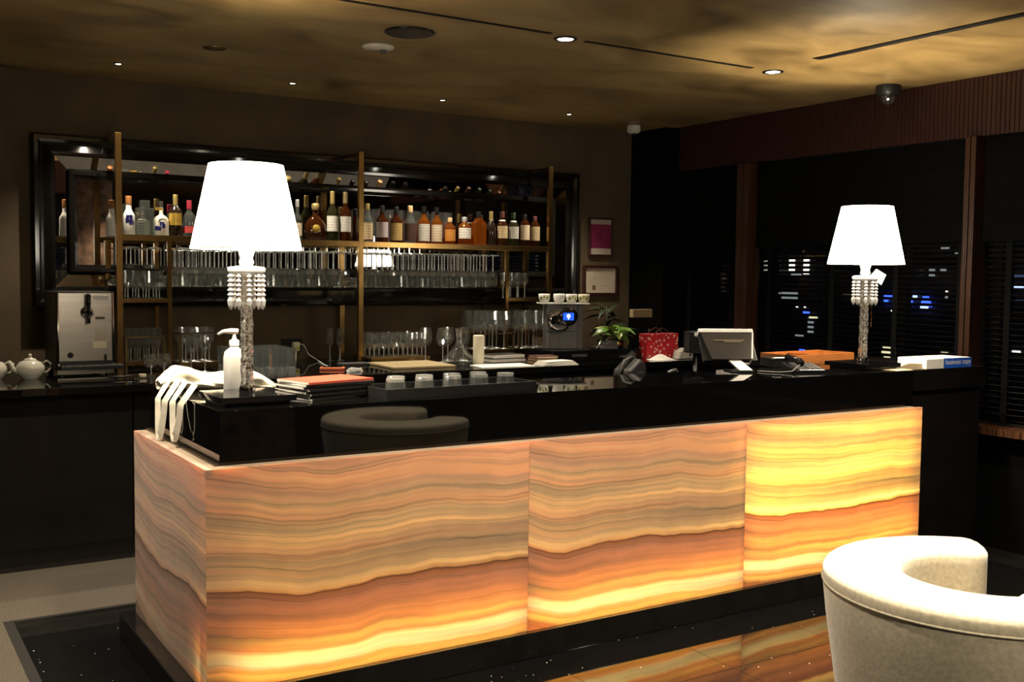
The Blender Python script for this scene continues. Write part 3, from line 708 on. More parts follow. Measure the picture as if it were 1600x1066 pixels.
place(glass_proto('slim_flute', 'slim clear flute standing by the middle brass post', 'slim flutes by the middle post', 0.22, 0.030, 0.09, 0.024, 0.019),
      [(2.78, 6.72, 0.9602), (2.845, 6.70, 0.9602), (2.81, 6.79, 0.9602), (2.875, 6.78, 0.9602)])
place(glass_proto('wine_goblet', 'clear goblet in the long brass tray behind the tan board', 'goblets in the long tray', 0.165, 0.027, 0.05, 0.032, 0.027),
      [(3.025 + .073 * i, 6.54 + .075 * j, 0.9872) for j in range(4) for i in range(6)])
place(glass_proto('red_wine_glass', 'large clear red wine glass standing between the tray and the decanter', 'large wine glasses beside the decanter', 0.235, 0.038, 0.105, 0.046, 0.036),
      [(3.345, 6.40, 0.9602), (3.425, 6.30, 0.9602), (3.53, 6.42, 0.9602), (3.62, 6.36, 0.9602)])
place(glass_proto('balloon_glass', 'large clear balloon wine glass in the tray beside the coffee machine', 'balloon glasses in the right trays', 0.275, 0.036, 0.125, 0.047, 0.038),
      [(3.855 + .098 * i + (0.06 if i > 2 else 0), 6.52 + .105 * j, 1.0222) for j in range(3) for i in range(6)])

# upturned tumblers in the black bar tray near the front edge of the bar
bt = thing('bar_mat_tray', 'long low black bar tray near the front edge of the onyx bar', 'tray', (2.06, 3.725, 1.0755), math.radians(3))
B(-.35, .35, -.115, .115, 0, .008).build('tray_floor', 'black_plastic', bt)
for a in ((-.35, .35, -.115, -.107), (-.35, .35, .107, .115), (-.35, -.342, -.107, .107), (.342, .35, -.107, .107)):
    B(*a, .008, .042).build('tray_lip', 'black_plastic', bt, bevel=0.001)
tum = straight_glass('tumbler', 'clear rocks tumbler turned upside down in the black bar tray', 'upturned tumblers in the bar tray', 0.066, 0.036, 0.041, 20)
place(tum, [(1.79 + .13 * i + .045 * j, 3.675 + .086 * j + .007 * i, 1.0755 + .0745) for j in range(2) for i in range(4 if j else 5)], flip=True)

# decanter
dcn = thing('decanter', 'clear wide based glass decanter with a narrow neck by the tan board', 'decanter', (3.45, 6.12, 0.9602))
MB().lathe([(0.0005, 0.0), (0.09, 0.002), (0.115, 0.02), (0.112, 0.04), (0.075, 0.075), (0.03, 0.11), (0.02, 0.15), (0.021, 0.20), (0.030, 0.235), (0.028, 0.235), (0.018, 0.15), (0.07, 0.075), (0.105, 0.04), (0.105, 0.022), (0.0005, 0.01)], 28).build('body', 'stemware_glass', dcn)
MB().lathe([(0.031, 0.232), (0.033, 0.236), (0.029, 0.238)], 20).build('rim', 'stemware_glass', dcn)

# ------------------------------------------------------------------ bottles on the shelf
ZS = 1.7755
def bottle(name, label, x, h, r, glass, cap, lab=None, lab_z=(0.10, 0.55), neck=0.30, shoulder=0.62, cap_h=0.14, nr=0.36, y=6.685, extra=None, sq=False, ring_=None):
    t = thing(name, label, 'bottle', (x, y, ZS))
    if sq:
        mb = MB().prism([(-r, 0.0), (r, 0.0), (r, h * shoulder), (r * .45, h * (shoulder + .08)), (r * nr, h * (shoulder + .1)), (r * nr, h * (1 - cap_h)), (-r * nr, h * (1 - cap_h)), (-r * nr, h * (shoulder + .1)), (-r * .45, h * (shoulder + .08)), (-r, h * shoulder)], -r * .75, r * .75, 'y')
        mb.build('body', glass, t, bevel=0.003)
    else:
        MB().lathe([(0.0005, 0.003), (r * .9, 0.0), (r, 0.006), (r, h * (shoulder - .10)), (r * .95, h * (shoulder - .04)), (r * .70, h * (shoulder + .03)), (r * nr * 1.15, h * (shoulder + .09)), (r * nr, h * (shoulder + .14)), (r * nr, h * (1 - cap_h)), (0.0005, h * (1 - cap_h))], 18).build('body', glass, t)
    cr = r * nr * 1.12
    MB().lathe([(cr, h * (1 - cap_h) - .004), (cr, h * .985), (cr * .9, h), (0.0005, h)], 14).build('cap', cap, t)
    if lab:
        fx = -PI / 2 - 0.35
        if sq: B(-r * .85, r * .85, -r * .75 - .0012, -r * .75, h * lab_z[0], h * lab_z[1]).build('label', lab, t)
        else: MB().lathe([(r + .0008, h * lab_z[0]), (r + .0008, h * lab_z[1])], 12, a0=fx - 1.15, a1=fx + 1.15).build('label', lab, t, fix=False)
    if ring_: MB().lathe([(cr * 1.5, h * (shoulder + .06)), (cr * 1.25, h * (shoulder + .10))], 14).build('neck_band', ring_, t)
    if extra: extra(t, h, r)
    return t
def sake_art(t, h, r):
    for k in range(5):
        a = -PI / 2 - 0.35 + rnd.uniform(-.7, .7); z0 = h * rnd.uniform(.12, .5)
        MB().lathe([(r + .001, z0), (r * 1.02 + .001, z0 + h * .05), (r + .001, z0 + h * .12)], 4, a0=a - .28, a1=a + .28).build('painted_mark', 'navy_glaze', t, fix=False)
bottle('sake_bottle', 'white ceramic bottle with dark painted pattern and copper cap beside the brass post', 1.462, 0.235, 0.037, 'white_porcelain', 'copper_cap', None, shoulder=.55, nr=.45, cap_h=.2, extra=sake_art)
def sq_dec():
    t = thing('square_decanter', 'square ribbed grey-green glass decanter with a flat clear stopper', 'decanter', (1.556, 6.685, ZS))
    B(-.05, .05, -.035, .035, 0, .165).build('body', 'clear_bottle_glass', t, bevel=.004)
    for k in range(9): B(-.049, -.012, -.0365, -.035, .018 + k * .016, .026 + k * .016).build('rib', 'grey_plastic', t)
    B(-.028, .028, -.022, .022, .165, .212).build('stopper', 'clear_bottle_glass', t, bevel=.003)
sq_dec()
def tagx(t, h, r): B(-.050, -.006, -r - .012, -r - .010, h * .72, h * .80).build('paper_tag', 'gold_label', t)
def bl_art(t, h, r): sake_art(t, h, r); tagx(t, h, r)
bottle('painted_bottle', 'pale grey ceramic bottle with navy painted strokes and a yellow tag', 1.655, 0.212, 0.047, 'porcelain', 'cut_glass', None, shoulder=.52, nr=.24, cap_h=.18, extra=bl_art)
bottle('wine_bottle', 'black wine bottle with a shiny gold label and gold neck', 1.742, 0.257, 0.041, 'dark_wine_glass', 'gold_cap', 'gold_label', (.26, .55), shoulder=.64, cap_h=.28, nr=.34)
bottle('spirit_bottle', 'clear bottle with crimson cap and red label beside the lamp shade', 1.826, 0.225, 0.038, 'clear_bottle_glass', 'red_cap', 'label_red', (.10, .28), shoulder=.60, cap_h=.22)
bottle('spirit_bottle', 'slim clear bottle with silver cap and banded cream label beside the lamp shade', 2.535, 0.265, 0.032, 'clear_bottle_glass', 'silver_cap', 'label_cream', (.10, .42), shoulder=.56, cap_h=.17, extra=lambda t, h, r: MB().lathe([(r + .001, h * .42), (r + .001, h * .49)], 12, a0=-3.1, a1=-.75).build('label_band', 'black_cover', t, fix=False))
cg = thing('cognac_decanter', 'round bellied dark cognac decanter with gold medallion and stopper', 'decanter', (2.662, 6.685, ZS))
MB().lathe([(0.0005, 0), (0.055, 0.002), (0.072, 0.03), (0.078, 0.07), (0.070, 0.11), (0.045, 0.145), (0.020, 0.165), (0.018, 0.205), (0.0005, 0.205)], 20, M=Matrix.Scale(.62, 4, (0, 1, 0))).build('body', 'dark_amber_glass', cg)
MB().lathe([(0.021, 0.20), (0.026, 0.215), (0.026, 0.238), (0.018, 0.246), (0.0005, 0.246)], 14).build('stopper', 'gold_cap', cg)
MB().lathe([(0.0005, 0), (0.028, 0), (0.026, 0.004), (0.0005, 0.005)], 18, M=Matrix.Translation((-.012, -.047, .075)) @ Matrix.Rotation(PI / 2, 4, 'X')).build('medallion', 'gold_label', cg)
bottle('wine_bottle', 'dark red wine bottle with bright white label and yellow gold capsule', 2.783, 0.332, 0.040, 'green_dark_glass', 'gold_cap', 'label_white', (.19, .50), shoulder=.62, cap_h=.24, nr=.36)
bottle('wine_bottle', 'dark red wine bottle with greyish label and dull brass capsule beside the middle post', 2.876, 0.332, 0.040, 'dark_amber_glass', mat('dull_capsule', (.33, .25, .13), .4, metal=.4), 'label_grey', (.19, .50), shoulder=.62, cap_h=.22, nr=.36)
bottle('whisky_bottle', 'clear topped whisky bottle with tan label right beside the middle post', 3.040, 0.262, 0.037, 'clear_bottle_glass', 'gold_cap', 'label_tan', (.06, .50), shoulder=.62, cap_h=.15)
bottle('whisky_bottle', 'dark whisky bottle with a lilac label and black cap', 3.150, 0.252, 0.043, 'dark_amber_glass', 'black_plastic', 'label_lilac', (.13, .55), shoulder=.64, cap_h=.17)
bottle('whisky_bottle', 'dark amber whisky bottle with an ochre gold label and black cap', 3.258, 0.250, 0.044, 'dark_amber_glass', 'black_plastic', 'label_gold', (.06, .54), shoulder=.64, cap_h=.17)
bottle('whisky_bottle', 'whisky bottle with dark brown label, clear shoulder and cork stopper', 3.366, 0.262, 0.045, 'clear_bottle_glass', 'cork', 'label_dark', (.05, .52), shoulder=.60, cap_h=.16)
bottle('whisky_bottle', 'amber whisky bottle with a large bright cream label and black cap', 3.474, 0.262, 0.044, 'amber_glass', 'black_shiny', 'label_white', (.06, .52), shoulder=.62, cap_h=.17)
bottle('whisky_bottle', 'amber whisky bottle with a large beige label and black cap', 3.577, 0.258, 0.042, 'amber_glass', 'black_shiny', 'label_cream', (.06, .52), shoulder=.62, cap_h=.17)
bottle('brandy_bottle', 'small squat amber brandy bottle with orange and cream label', 3.686, 0.190, 0.041, 'amber_glass', 'cork', 'label_orange', (.12, .55), shoulder=.68, cap_h=.14)
bottle('whisky_bottle', 'orange amber bottle with a small white square label and silver cap', 3.806, 0.200, 0.048, 'amber_glass', 'silver_cap', 'label_white', (.22, .60), shoulder=.70, cap_h=.14)
bottle('square_bottle', 'tall square plain amber decanter bottle without a label', 3.925, 0.242, 0.046, 'amber_glass', 'dark_metal', None, shoulder=.66, cap_h=.18, sq=True)
bottle('wine_bottle', 'slim black bottle with a yellow gold capsule and no label', 4.030, 0.250, 0.036, 'dark_wine_glass', 'gold_cap', None, shoulder=.62, cap_h=.24)
bottle('spirit_bottle', 'dark bottle with cream label and white neck ring, plum neck', 4.127, 0.252, 0.041, 'dark_amber_glass', 'maroon', 'label_tan', (.22, .58), shoulder=.66, cap_h=.16, ring_='white_plastic')
bottle('spirit_bottle', 'dark green bottle with white label and white neck ring', 4.225, 0.248, 0.041, 'green_dark_glass', mat('cap_green', (.02, .04, .015), .4), 'label_grey', (.22, .58), shoulder=.66, cap_h=.16, ring_='white_plastic')
bottle('spirit_bottle', 'dark brown bottle with a yellowish cream label near the shelf end', 4.326, 0.240, 0.038, 'dark_amber_glass', 'black_plastic', 'label_cream', (.20, .66), shoulder=.74, cap_h=.14)
bottle('spirit_bottle', 'brown bottle with a dull tan label at the end of the shelf', 4.418, 0.228, 0.038, 'dark_amber_glass', 'maroon', 'label_tan', (.20, .66), shoulder=.76, cap_h=.12)
back_g = glass_proto('carafe_glass', 'clear tumbler standing behind the whisky bottles against the mirror', 'clear glasses behind the whisky bottles', 0.235, 0, 0.0, 0.037, 0.040, seg=14)
place(back_g, [(3.05 + .098 * i, 6.80 + .02 * (i % 2), ZS) for i in range(8)])

# ------------------------------------------------------------------ table lamps
m, nt, out = nodes_of('crystal')
g1 = N(nt, 'ShaderNodeBsdfGlass'); g1.inputs['Roughness'].default_value = 0.02; g1.inputs['Color'].default_value = (0.95, 0.93, 0.88, 1)
t1 = N(nt, 'ShaderNodeBsdfTranslucent'); t1.inputs[0].default_value = (0.95, 0.92, 0.85, 1)
t2 = N(nt, 'ShaderNodeBsdfDiffuse'); t2.inputs[0].default_value = (0.95, 0.92, 0.85, 1)
ta = N(nt, 'ShaderNodeMixShader'); ta.inputs[0].default_value = 0.6; L(nt, t1.outputs[0], ta.inputs[1]); L(nt, t2.outputs[0], ta.inputs[2])
tc = N(nt, 'ShaderNodeTexCoord'); no = N(nt, 'ShaderNodeTexNoise'); no.inputs['Scale'].default_value = 105.0; no.inputs['Detail'].default_value = 3; no.inputs['Distortion'].default_value = 1.2
L(nt, tc.outputs['Object'], no.inputs['Vector'])
r = ramp(nt, [(0.42, (0.04, 0.04, 0.04)), (0.62, (0.6, 0.6, 0.6))]); L(nt, no.outputs['Fac'], r.inputs[0])  # noise patches of white paint sparkle into the clear crystal
mx_ = N(nt, 'ShaderNodeMixShader'); L(nt, r.outputs[0], mx_.inputs[0]); L(nt, g1.outputs[0], mx_.inputs[1]); L(nt, ta.outputs[0], mx_.inputs[2])
L(nt, mx_.outputs[0], out.inputs[0])
def shade_light(o): pass
def lamp(x, y, label, extra=None):
    t = thing('table_lamp', label, 'lamp', (x, y, 1.0755))
    B(-.14, .14, -.14, .14, 0.012, 0.034).build('base_slab', 'black_shiny', t, bevel=0.0015)
    B(-.12, .12, -.12, .12, 0.0, 0.012).build('base_foot', 'black_plastic', t)
    MB().lathe([(0.028, 0.034), (0.030, 0.040), (0.030, 0.052), (0.024, 0.060)], 20).build('base_collar', 'chrome', t)
    # irregular crystal column
    prof = [(0.0225, 0.055 + .43 * k / 34) for k in range(35)]
    rj = random.Random(3)
    tab = {}
    def jit(i, k):
        if (i, k) not in tab: tab[(i, k)] = 1 + rj.uniform(-.09, .09) + .05 * math.sin(k * .9 + i * 1.57)
        return tab[(i, k)]
    MB().lathe(prof, 12, smooth=False, jit=jit).build('crystal_column', 'crystal', t)
    MB().lathe([(0.0005, .05), (.006, .05), (.006, .49), (.0005, .49)], 8).build('rod', 'dark_brass', t)
    # drip pan with hanging drops
    MB().lathe([(0.024, 0.478), (0.05, 0.470), (0.067, 0.480), (0.069, 0.494), (0.06, 0.498), (0.03, 0.502), (0.02, 0.50)], 24).build('drip_pan', mat('glare_white_crystal', (0.95, 0.94, 0.9), 0.15, var=0.02, trans=0.25), t)  # white body puts the bulb's glare into the crystal's colour
    for k in range(10):
        a = 2 * PI * k / 10 + .15
        dx, dy = .060 * math.cos(a), .060 * math.sin(a)
        d = MB()
        for q in range(5): d.lathe([(0.003, .472 - q * .017), (.0105, .463 - q * .017), (.003, .4545 - q * .017)], 8, (dx, dy, 0), smooth=False)
        d.lathe([(0.003, .389), (.0105, .374), (.008, .356), (.0005, .340)], 8, (dx, dy, 0), smooth=False)
        d.build('crystal_drop', 'glare_white_crystal', t)
    MB().lathe([(0.020, 0.50), (0.028, 0.515), (0.022, 0.53), (0.030, 0.555), (0.034, 0.570), (0.0005, 0.572)], 20).build('socket_cup', 'glare_white_crystal', t)
    sh = MB().lathe([(0.200, 0.562), (0.1335, 0.870)], 48).build('lamp_shade', emis('lamp_shade', (1.0, 0.90, 0.72), SHADE_E), t)
    MB().lathe([(0.2012, 0.5625), (0.2005, 0.566)], 48).build('shade_hem', mat('hem', (0.5, 0.3, 0.1), .6), sh)
    for k in range(3):
        a = 2 * PI * k / 3
        MB().tube([(0, 0, 0.845), (.134 * math.cos(a), .134 * math.sin(a), 0.860)], 0.0015, 6).build('shade_spoke', 'brass', sh)
    MB().lathe([(0.0005, .572), (.014, .58), (.028, .64), (.030, .665), (.018, .69), (.0005, .697)], 16).build('bulb', emis('bulb_glow', (1, .85, .6), 20.0), t)
    MB().tube([(0, 0, .69), (0, 0, .85)], .002, 6).build('harp', 'brass', t)
    lt = light('POINT', 'lamp_bulb_light', (0, 0, 0.74), BULB_W, (1, .80, .52), shadow_soft_size=0.03); lt.parent = t
    if extra: extra(t)
    return t
lamp(1.247, 3.805, 'crystal column table lamp with white shade beside the pump bottle')
def r_extra(t):
    Mc = Matrix.Translation((.036, -.044, .498)) @ Matrix.Rotation(math.radians(-50.8), 4, 'Z') @ Matrix.Rotation(math.radians(28), 4, 'Y')
    MB().prism([(-.03, -.022), (.046, -.03), (.04, .03), (-.02, .034)], -.002, .002, 'y', Mc).build('paper_card', 'paper', t)
    MB().tube([(.035, -.02, .46), (.036, -.02, .30), (.036, -.02, .255)], .0016, 6).build('pull_chain', 'brass', t)
    MB().lathe([(.0005, .255), (.005, .245), (.004, .225), (.0005, .222)], 8, (.036, -.02, 0)).build('pull_knob', 'chrome', t)
lamp(4.65, 3.80, 'crystal column table lamp with white shade beside the wooden tray', r_extra)

# ------------------------------------------------------------------ on the bar: pump bottle, cloth, menus
pb = thing('pump_bottle', 'white soap pump bottle standing beside the table lamp', 'bottle', (1.262, 4.003, 1.0755))
MB().lathe([(0.0005, 0), (0.038, 0.001), (0.041, 0.01), (0.041, 0.15), (0.036, 0.172), (0.018, 0.188), (0.016, 0.20), (0.0005, 0.20)], 28).build('body', 'white_plastic', pb)
MB().lathe([(0.019, 0.195), (0.019, 0.215), (0.008, 0.222), (0.006, 0.245), (0.0005, 0.245)], 20).build('pump_collar', 'white_plastic', pb)
MB().tube([(0.014, 0, 0.25), (-.01, 0.0, 0.252), (-.04, 0.012, 0.250), (-.058, .018, .238)], [0.011, 0.011, 0.007, 0.005], 10).build('pump_head', 'white_plastic', pb)

cl = thing('cloth_bag', 'cream cotton bag crumpled on the bar corner with its handles hanging down', 'bag', (1.23, 4.28, 1.0755))
def clothf(u, v):
    a = 2 * PI * v
    x = -0.17 + .42 * u
    env = max(0.05, (math.sin(PI * min(1, max(0, u * .94 + .03)))) ** .5)
    wrinkle = 1 + .10 * math.sin(a * 5 + u * 9) + .07 * math.sin(a * 9 - u * 14) + .05 * math.sin(u * 31 + a * 3)
    ry = .125 * env * wrinkle; rz = .045 * env * wrinkle * (1.15 - .4 * u)
    yy = ry * math.cos(a) - .30 * (u - .45) * .6
    zz = max(.0008, rz * (1 + math.sin(a)) * (1.0 + .25 * math.sin(u * 8 + 1)))
    return Vector((x, yy, zz))
MB().grid(clothf, 40, 40).build('bag_body', 'linen', cl)
def strap(y0, y1, zb, x_out, name):
    # a loop of webbing hanging down past the edge of the counter
    mb = MB(); pts = []
    X_ = 1.055 - 1.23 + x_out
    for k in range(21):
        s_ = k / 20
        yy = y0 + (y1 - y0) * s_ - 4.28
        drop = math.sin(PI * s_) ** .55
        zz = .055 - (1.13 - zb) * drop
        xx = (X_ - .012 * math.sin(PI * s_)) if 0.02 < s_ < .98 else X_ + .05
        pts.append(Vector((xx, yy, zz)))
    def f(u, v):
        i = min(19, int(u * 20)); fr = u * 20 - i
        p_ = pts[i].lerp(pts[i + 1], fr)
        t = (pts[i + 1] - pts[i]).normalized()
        nrm = t.cross(Vector((1, 0, 0))).normalized()
        w_ = Vector((1, 0, 0)) * (0.7) + nrm * .7
        return p_ + (Vector((-math.copysign(0.35, nrm.y), 0, 0)) + nrm * .94) * (.019 * (v - .5) * 2)
    mb.grid(f, 40, 2); mb.build(name, 'linen', cl)
strap(4.29, 4.17, 0.905, -0.012, 'handle')
strap(4.10, 3.97, 0.925, -0.004, 'handle')

for k in range(8):
    off = rnd.uniform(-.012, .012); off2 = rnd.uniform(-.01, .01)
    labels = 'cream paged menu booklet in the stack on the bar beside the lamp'
    t = thing('menu_booklet', labels if k < 7 else 'red covered menu booklet on top of the stack beside the lamp', 'menu', (1.575 + off, 3.845 + off2, 1.0757 + k * .0088), math.radians(14 + rnd.uniform(-4, 4)), 'menu booklets stacked on the bar' if k < 7 else None)
    B(-.155, .15, -.10, .10, 0.0006, .0072).build('pages', 'paper', t)
    MB().box(-.152, .155, -.102, .102, 0, .0006).box(-.152, .155, -.102, .102, .0072, .0086).box(-.152, .155, -.1035, -.102, 0, .0086).build('cover', 'red_print' if k == 7 else 'black_cover', t)

# ------------------------------------------------------------------ on the bar: till, phone, tray, papers
pos = thing('till_monitor', 'till screen seen from behind on a pale sloping foot', 'monitor', (3.87, 4.02, 1.0755), math.radians(-24)); pos.scale = (.80, .80, .80)
Mt = Matrix.Translation((0.0, 0.02, 0.155)) @ Matrix.Rotation(math.radians(-38), 4, 'X')
MB().prism([(-.18, -.115), (.18, -.115), (.18, .10), (-.18, .10)], -.005, .022, 'y', Mt).build('screen', 'black_plastic', pos, bevel=.002)
MB().prism([(-.135, -.125), (.125, -.125), (.175, .085), (-.175, .085)], -.034, -.005, 'y', Mt).build('rear_shell', mat('till_shell', (.022, .018, .016), .35), pos, bevel=.004)
MB().prism([(-.185, .085), (.185, .085), (.185, .115), (-.185, .115)], -.036, .024, 'y', Mt).build('top_edge', 'white_plastic', pos, bevel=.003)
MB().prism([(.128, -.12), (.138, -.12), (.185, .085), (.175, .085)], -.036, .02, 'y', Mt).build('side_edge', 'white_plastic', pos)
for q, (a, b_) in enumerate(((.02, -.10), (.0, -.03))):
    MB().prism([(b_, .02 - q * .012), (a + .09, .02 - q * .012), (a + .09, .026 - q * .012), (b_, .026 - q * .012)], -.036, -.034, 'y', Mt).build('vent', 'steel', pos)
MB().add([(-.042, -.032, .100), (.036, -.032, .100), (-.042, -.010, .092), (.036, -.010, .092), (.022, -.165, .014), (.108, -.165, .014), (.022, -.155, .0065), (.108, -.155, .0065)], [(0, 1, 5, 4), (2, 3, 7, 6), (0, 2, 6, 4), (1, 3, 7, 5), (0, 1, 3, 2), (4, 5, 7, 6)]).build('foot', 'white_plastic', pos, bevel=.002)
B(-.05, .05, -.045, -.02, .085, .10).build('hinge', 'white_plastic', pos, bevel=.003)
B(-.03, .115, -.172, .0, 0.0, .006).build('base_plate', 'black_plastic', pos)
ph = thing('desk_phone', 'black desk telephone with handset beside the till', 'phone', (4.18, 3.79, 1.0755), math.radians(-20)); ph.scale = (.85, .85, .85)
MB().prism([(-.09, 0), (.09, 0), (.09, .05), (-.09, .018)], -.10, .10, 'x').build('body', 'black_plastic', ph, bevel=.004)
kp = Matrix.Rotation(math.atan2(.032, .18), 4, 'X')
for i in range(3):
    for j in range(5):
        B(.002 + i * .028, .022 + i * .028, -.07 + j * .028, -.052 + j * .028, .0345, .0385, kp).build('key', 'grey_plastic', ph)
hs = MB().tube([(-.062, -.09, .06), (-.062, -.05, .062), (-.062, .04, .078), (-.062, .085, .080)], [.022, .014, .014, .022], 10)
hs.build('handset', 'black_shiny', ph)
MB().tube([(-.07, -.09, .05), (-.13, -.11, .012), (-.20, -.09, .006), (-.26, -.04, .006), (-.29, .02, .005)], .003, 6).build('cord', mat('cord_grey', (.35, .33, .31), .5), ph)
wt = thing('wooden_tray', 'orange brown wooden tray with dividers beside the table lamp', 'tray', (4.72, 4.25, 1.0755), math.radians(4))
B(-.26, .26, -.13, .13, 0, .006).build('tray_floor', 'orange_wood', wt)
for a in ((-.26, .26, -.13, -.122), (-.26, .26, .122, .13), (-.26, -.252, -.122, .122), (.252, .26, -.122, .122)):
    B(*a, .006, .052).build('tray_side', 'orange_wood', wt, bevel=.001)
B(-.03, -.022, -.122, .122, .006, .045).build('divider', 'orange_wood', wt)
tag(B(-.07, .07, -.05, .05, 0, .003).build('envelope', 'paper_warm'), 'tan envelope lying in front of the blue paper ream', 'envelope').location = (4.90, 3.78, 1.068)
bpy.data.objects['envelope'].location = (4.72, 3.63, 1.0757)
en2 = tag(MB().prism([(-.09, 0), (.09, 0), (.09, .028), (-.02, .034), (-.09, .022)], -.002, .002, 'y').build('folded_paper', 'paper_warm'), 'tan folded paper standing in front of the white box', 'paper'); en2.location = (4.93, 3.70, 1.0655)
rm = thing('paper_ream', 'white and blue wrapped copy paper ream on the black side counter', 'paper ream', (5.22, 3.80, 1.0655), math.radians(0))
B(-.20, .20, -.13, .06, 0, .055).build('paper_block', 'paper', rm, bevel=.002)
B(-.05, .201, -.1315, -.1295, .0, .0553).build('blue_wrap', 'blue_print', rm)
text('business copy', .041, 'white_plastic', rm, (-.035, -.1318, .020))
B(-.20, .03, -.131, -.13, .001, .052).build('white_wrap', 'paper', rm)
pp = tag(MB().prism([(-.05, 0), (.05, .0), (.03, .018), (-.03, .012)], -.03, .03, 'y').build('crumpled_tissue', 'paper'), 'small crumpled white tissue behind the lamp base', 'tissue'); pp.location = (4.84, 3.93, 1.0655)
cd = tag(B(-.10, .10, -.002, .002, 0, .075).build('grey_card', 'grey_card'), 'grey card standing behind the desk telephone', 'card'); cd.location = (4.30, 4.42, 1.0755); cd.rotation_euler = (-.25, 0, -.35)
bx = thing('receipt_printer', 'low black receipt printer behind the desk telephone', 'printer', (4.31, 4.06, 1.0755), -.25)
B(-.10, .09, -.06, .06, 0, .05).build('body', 'black_plastic', bx, bevel=.004); B(-.08, .05, -.062, -.03, .05, .053).build('paper_slip', 'paper', bx)
# on the sunken worktop
hb = thing('hand_bag', 'dark grey handbag with a standing strap behind the bar edge', 'bag', (3.40, 4.25, 0.90), .4)
MB().prism([(-.12, 0), (.12, 0), (.10, .20), (.04, .235), (-.08, .18)], -.05, .05, 'y').build('bag_body', 'bag_grey', hb, bevel=.012)
MB().tube([(-.11, 0, .13), (-.10, 0, .17), (-.05, 0, .225), (.02, 0, .24), (.08, 0, .22), (.105, 0, .17)], .010, 8).build('strap', 'bag_grey', hb)
B(-.02, .05, -.056, -.050, .16, .168).build('buckle', 'chrome', hb)
hp = thing('headset', 'grey curved headset lying on the worktop beside the till', 'headset', (3.72, 4.28, 0.90), .3)
MB().tube([(-.09, 0, .02), (-.08, 0, .10), (-.03, 0, .155), (.03, 0, .16), (.08, 0, .11), (.09, 0, .02)], .010, 8).build('band', 'grey_plastic', hp)
for s_ in (-1, 1): MB().lathe([(.0005, -.015), (.035, -.012), (.035, .012), (.0005, .015)], 16, M=Matrix.Translation((s_ * .09, 0, .036)) @ Matrix.Rotation(PI / 2, 4, 'Y')).build('ear_cup', 'grey_plastic', hp)
cs = thing('card_reader', 'black payment terminal on a pole behind the till', 'card reader', (3.95, 4.36, 0.90), -.3)
MB().lathe([(.05, 0), (.05, .01), (.012, .02), (.012, .26), (.0005, .26)], 16).build('pole', 'black_plastic', cs)
B(-.045, .045, -.03, .06, .24, .36).build('terminal', 'black_plastic', cs, bevel=.008)
B(-.02, .02, -.04, -.03, .335, .355).build('white_piece', 'white_plastic', cs)  # small white piece on the terminal's front
kb = thing('receipt_pad', 'pale receipt pad with black print lying by the till', 'pad', (3.98, 4.17, 0.90), .1)
B(-.10, .10, -.06, .06, 0, .14).build('stand', 'grey_plastic', kb, bevel=.003); B(-.09, .09, -.05, .05, .14, .143).build('sheet', 'grey_card', kb)

# ------------------------------------------------------------------ beer tap machine, teapots
bm_ = thing('beer_tap_machine', 'stainless steel countertop beer dispenser with black tap handle and drip tray', 'beer tap', (1.14, 6.30, 0.9602))
B(-.155, .155, 0.012, .42, 0.03, .475).build('body', 'black_plastic', bm_, bevel=.004)
B(-.145, .140, 0.0, .012, .085, .468).build('front_panel', 'steel', bm_, bevel=.002)
for s_ in (-.15, .143): B(s_, s_ + .007, -.004, .012, .05, .472).build('edge_trim', 'chrome', bm_)
B(-.135, .128, -.003, 0.0, .425, .458).build('name_strip', 'steel', bm_)
B(.035, .12, -.0045, -.003, .428, .455).build('badge', 'white_plastic', bm_)
MB().lathe([(.0005, -.03), (.02, -.03), (.034, -.008), (.036, 0)], 20, M=Matrix.Translation((.006, 0, .36)) @ Matrix.Rotation(-PI / 2, 4, 'X')).build('tap_flange', 'chrome', bm_)
MB().lathe([(.0005, -.055), (.014, -.05), (.016, -.02), (.012, 0)], 14, M=Matrix.Translation((.006, 0, .36)) @ Matrix.Rotation(-PI / 2, 4, 'X')).build('tap_body', 'black_shiny', bm_)
MB().tube([(.006, -.045, .355), (.006, -.05, .33), (.006, -.05, .30)], .009, 10).build('spout', 'black_shiny', bm_)
MB().tube([(.006, -.045, .37), (.006, -.05, .40), (.006, -.055, .465)], [.008, .012, .013], 10).build('tap_handle', 'black_shiny', bm_)
MB().lathe([(.0005, -.004), (.016, -.004), (.016, 0)], 16, M=Matrix.Translation((-.085, 0, .12)) @ Matrix.Rotation(-PI / 2, 4, 'X')).build('round_plug', 'black_plastic', bm_)
B(.05, .105, -.002, 0, .20, .255).build('sticker', 'poster_cream', bm_); B(.035, .11, -.002, 0, .155, .195).build('sticker', 'cream', bm_)
B(.05, .10, -.0025, 0, .32, .335).build('logo', 'ink', bm_); B(.095, .108, -.012, 0, .085, .12).build('switch', 'black_plastic', bm_)
B(-.145, .19, -.075, 0.0, .042, .062).build('drip_tray', 'black_plastic', bm_, bevel=.002)
for k in range(22): B(-.138 + k * .0147, -.131 + k * .0147, -.07, -.004, .062, .066).build('grille_bar', 'steel', bm_)
for sx in (-.13, .12):
    for sy in (.03, .38): MB().lathe([(.016, 0), (.013, .03)], 12, (sx, sy, 0)).build('foot', 'black_plastic', bm_)
B(-.15, .15, .01, .03, .012, .035).build('kick_plate', 'steel', bm_)
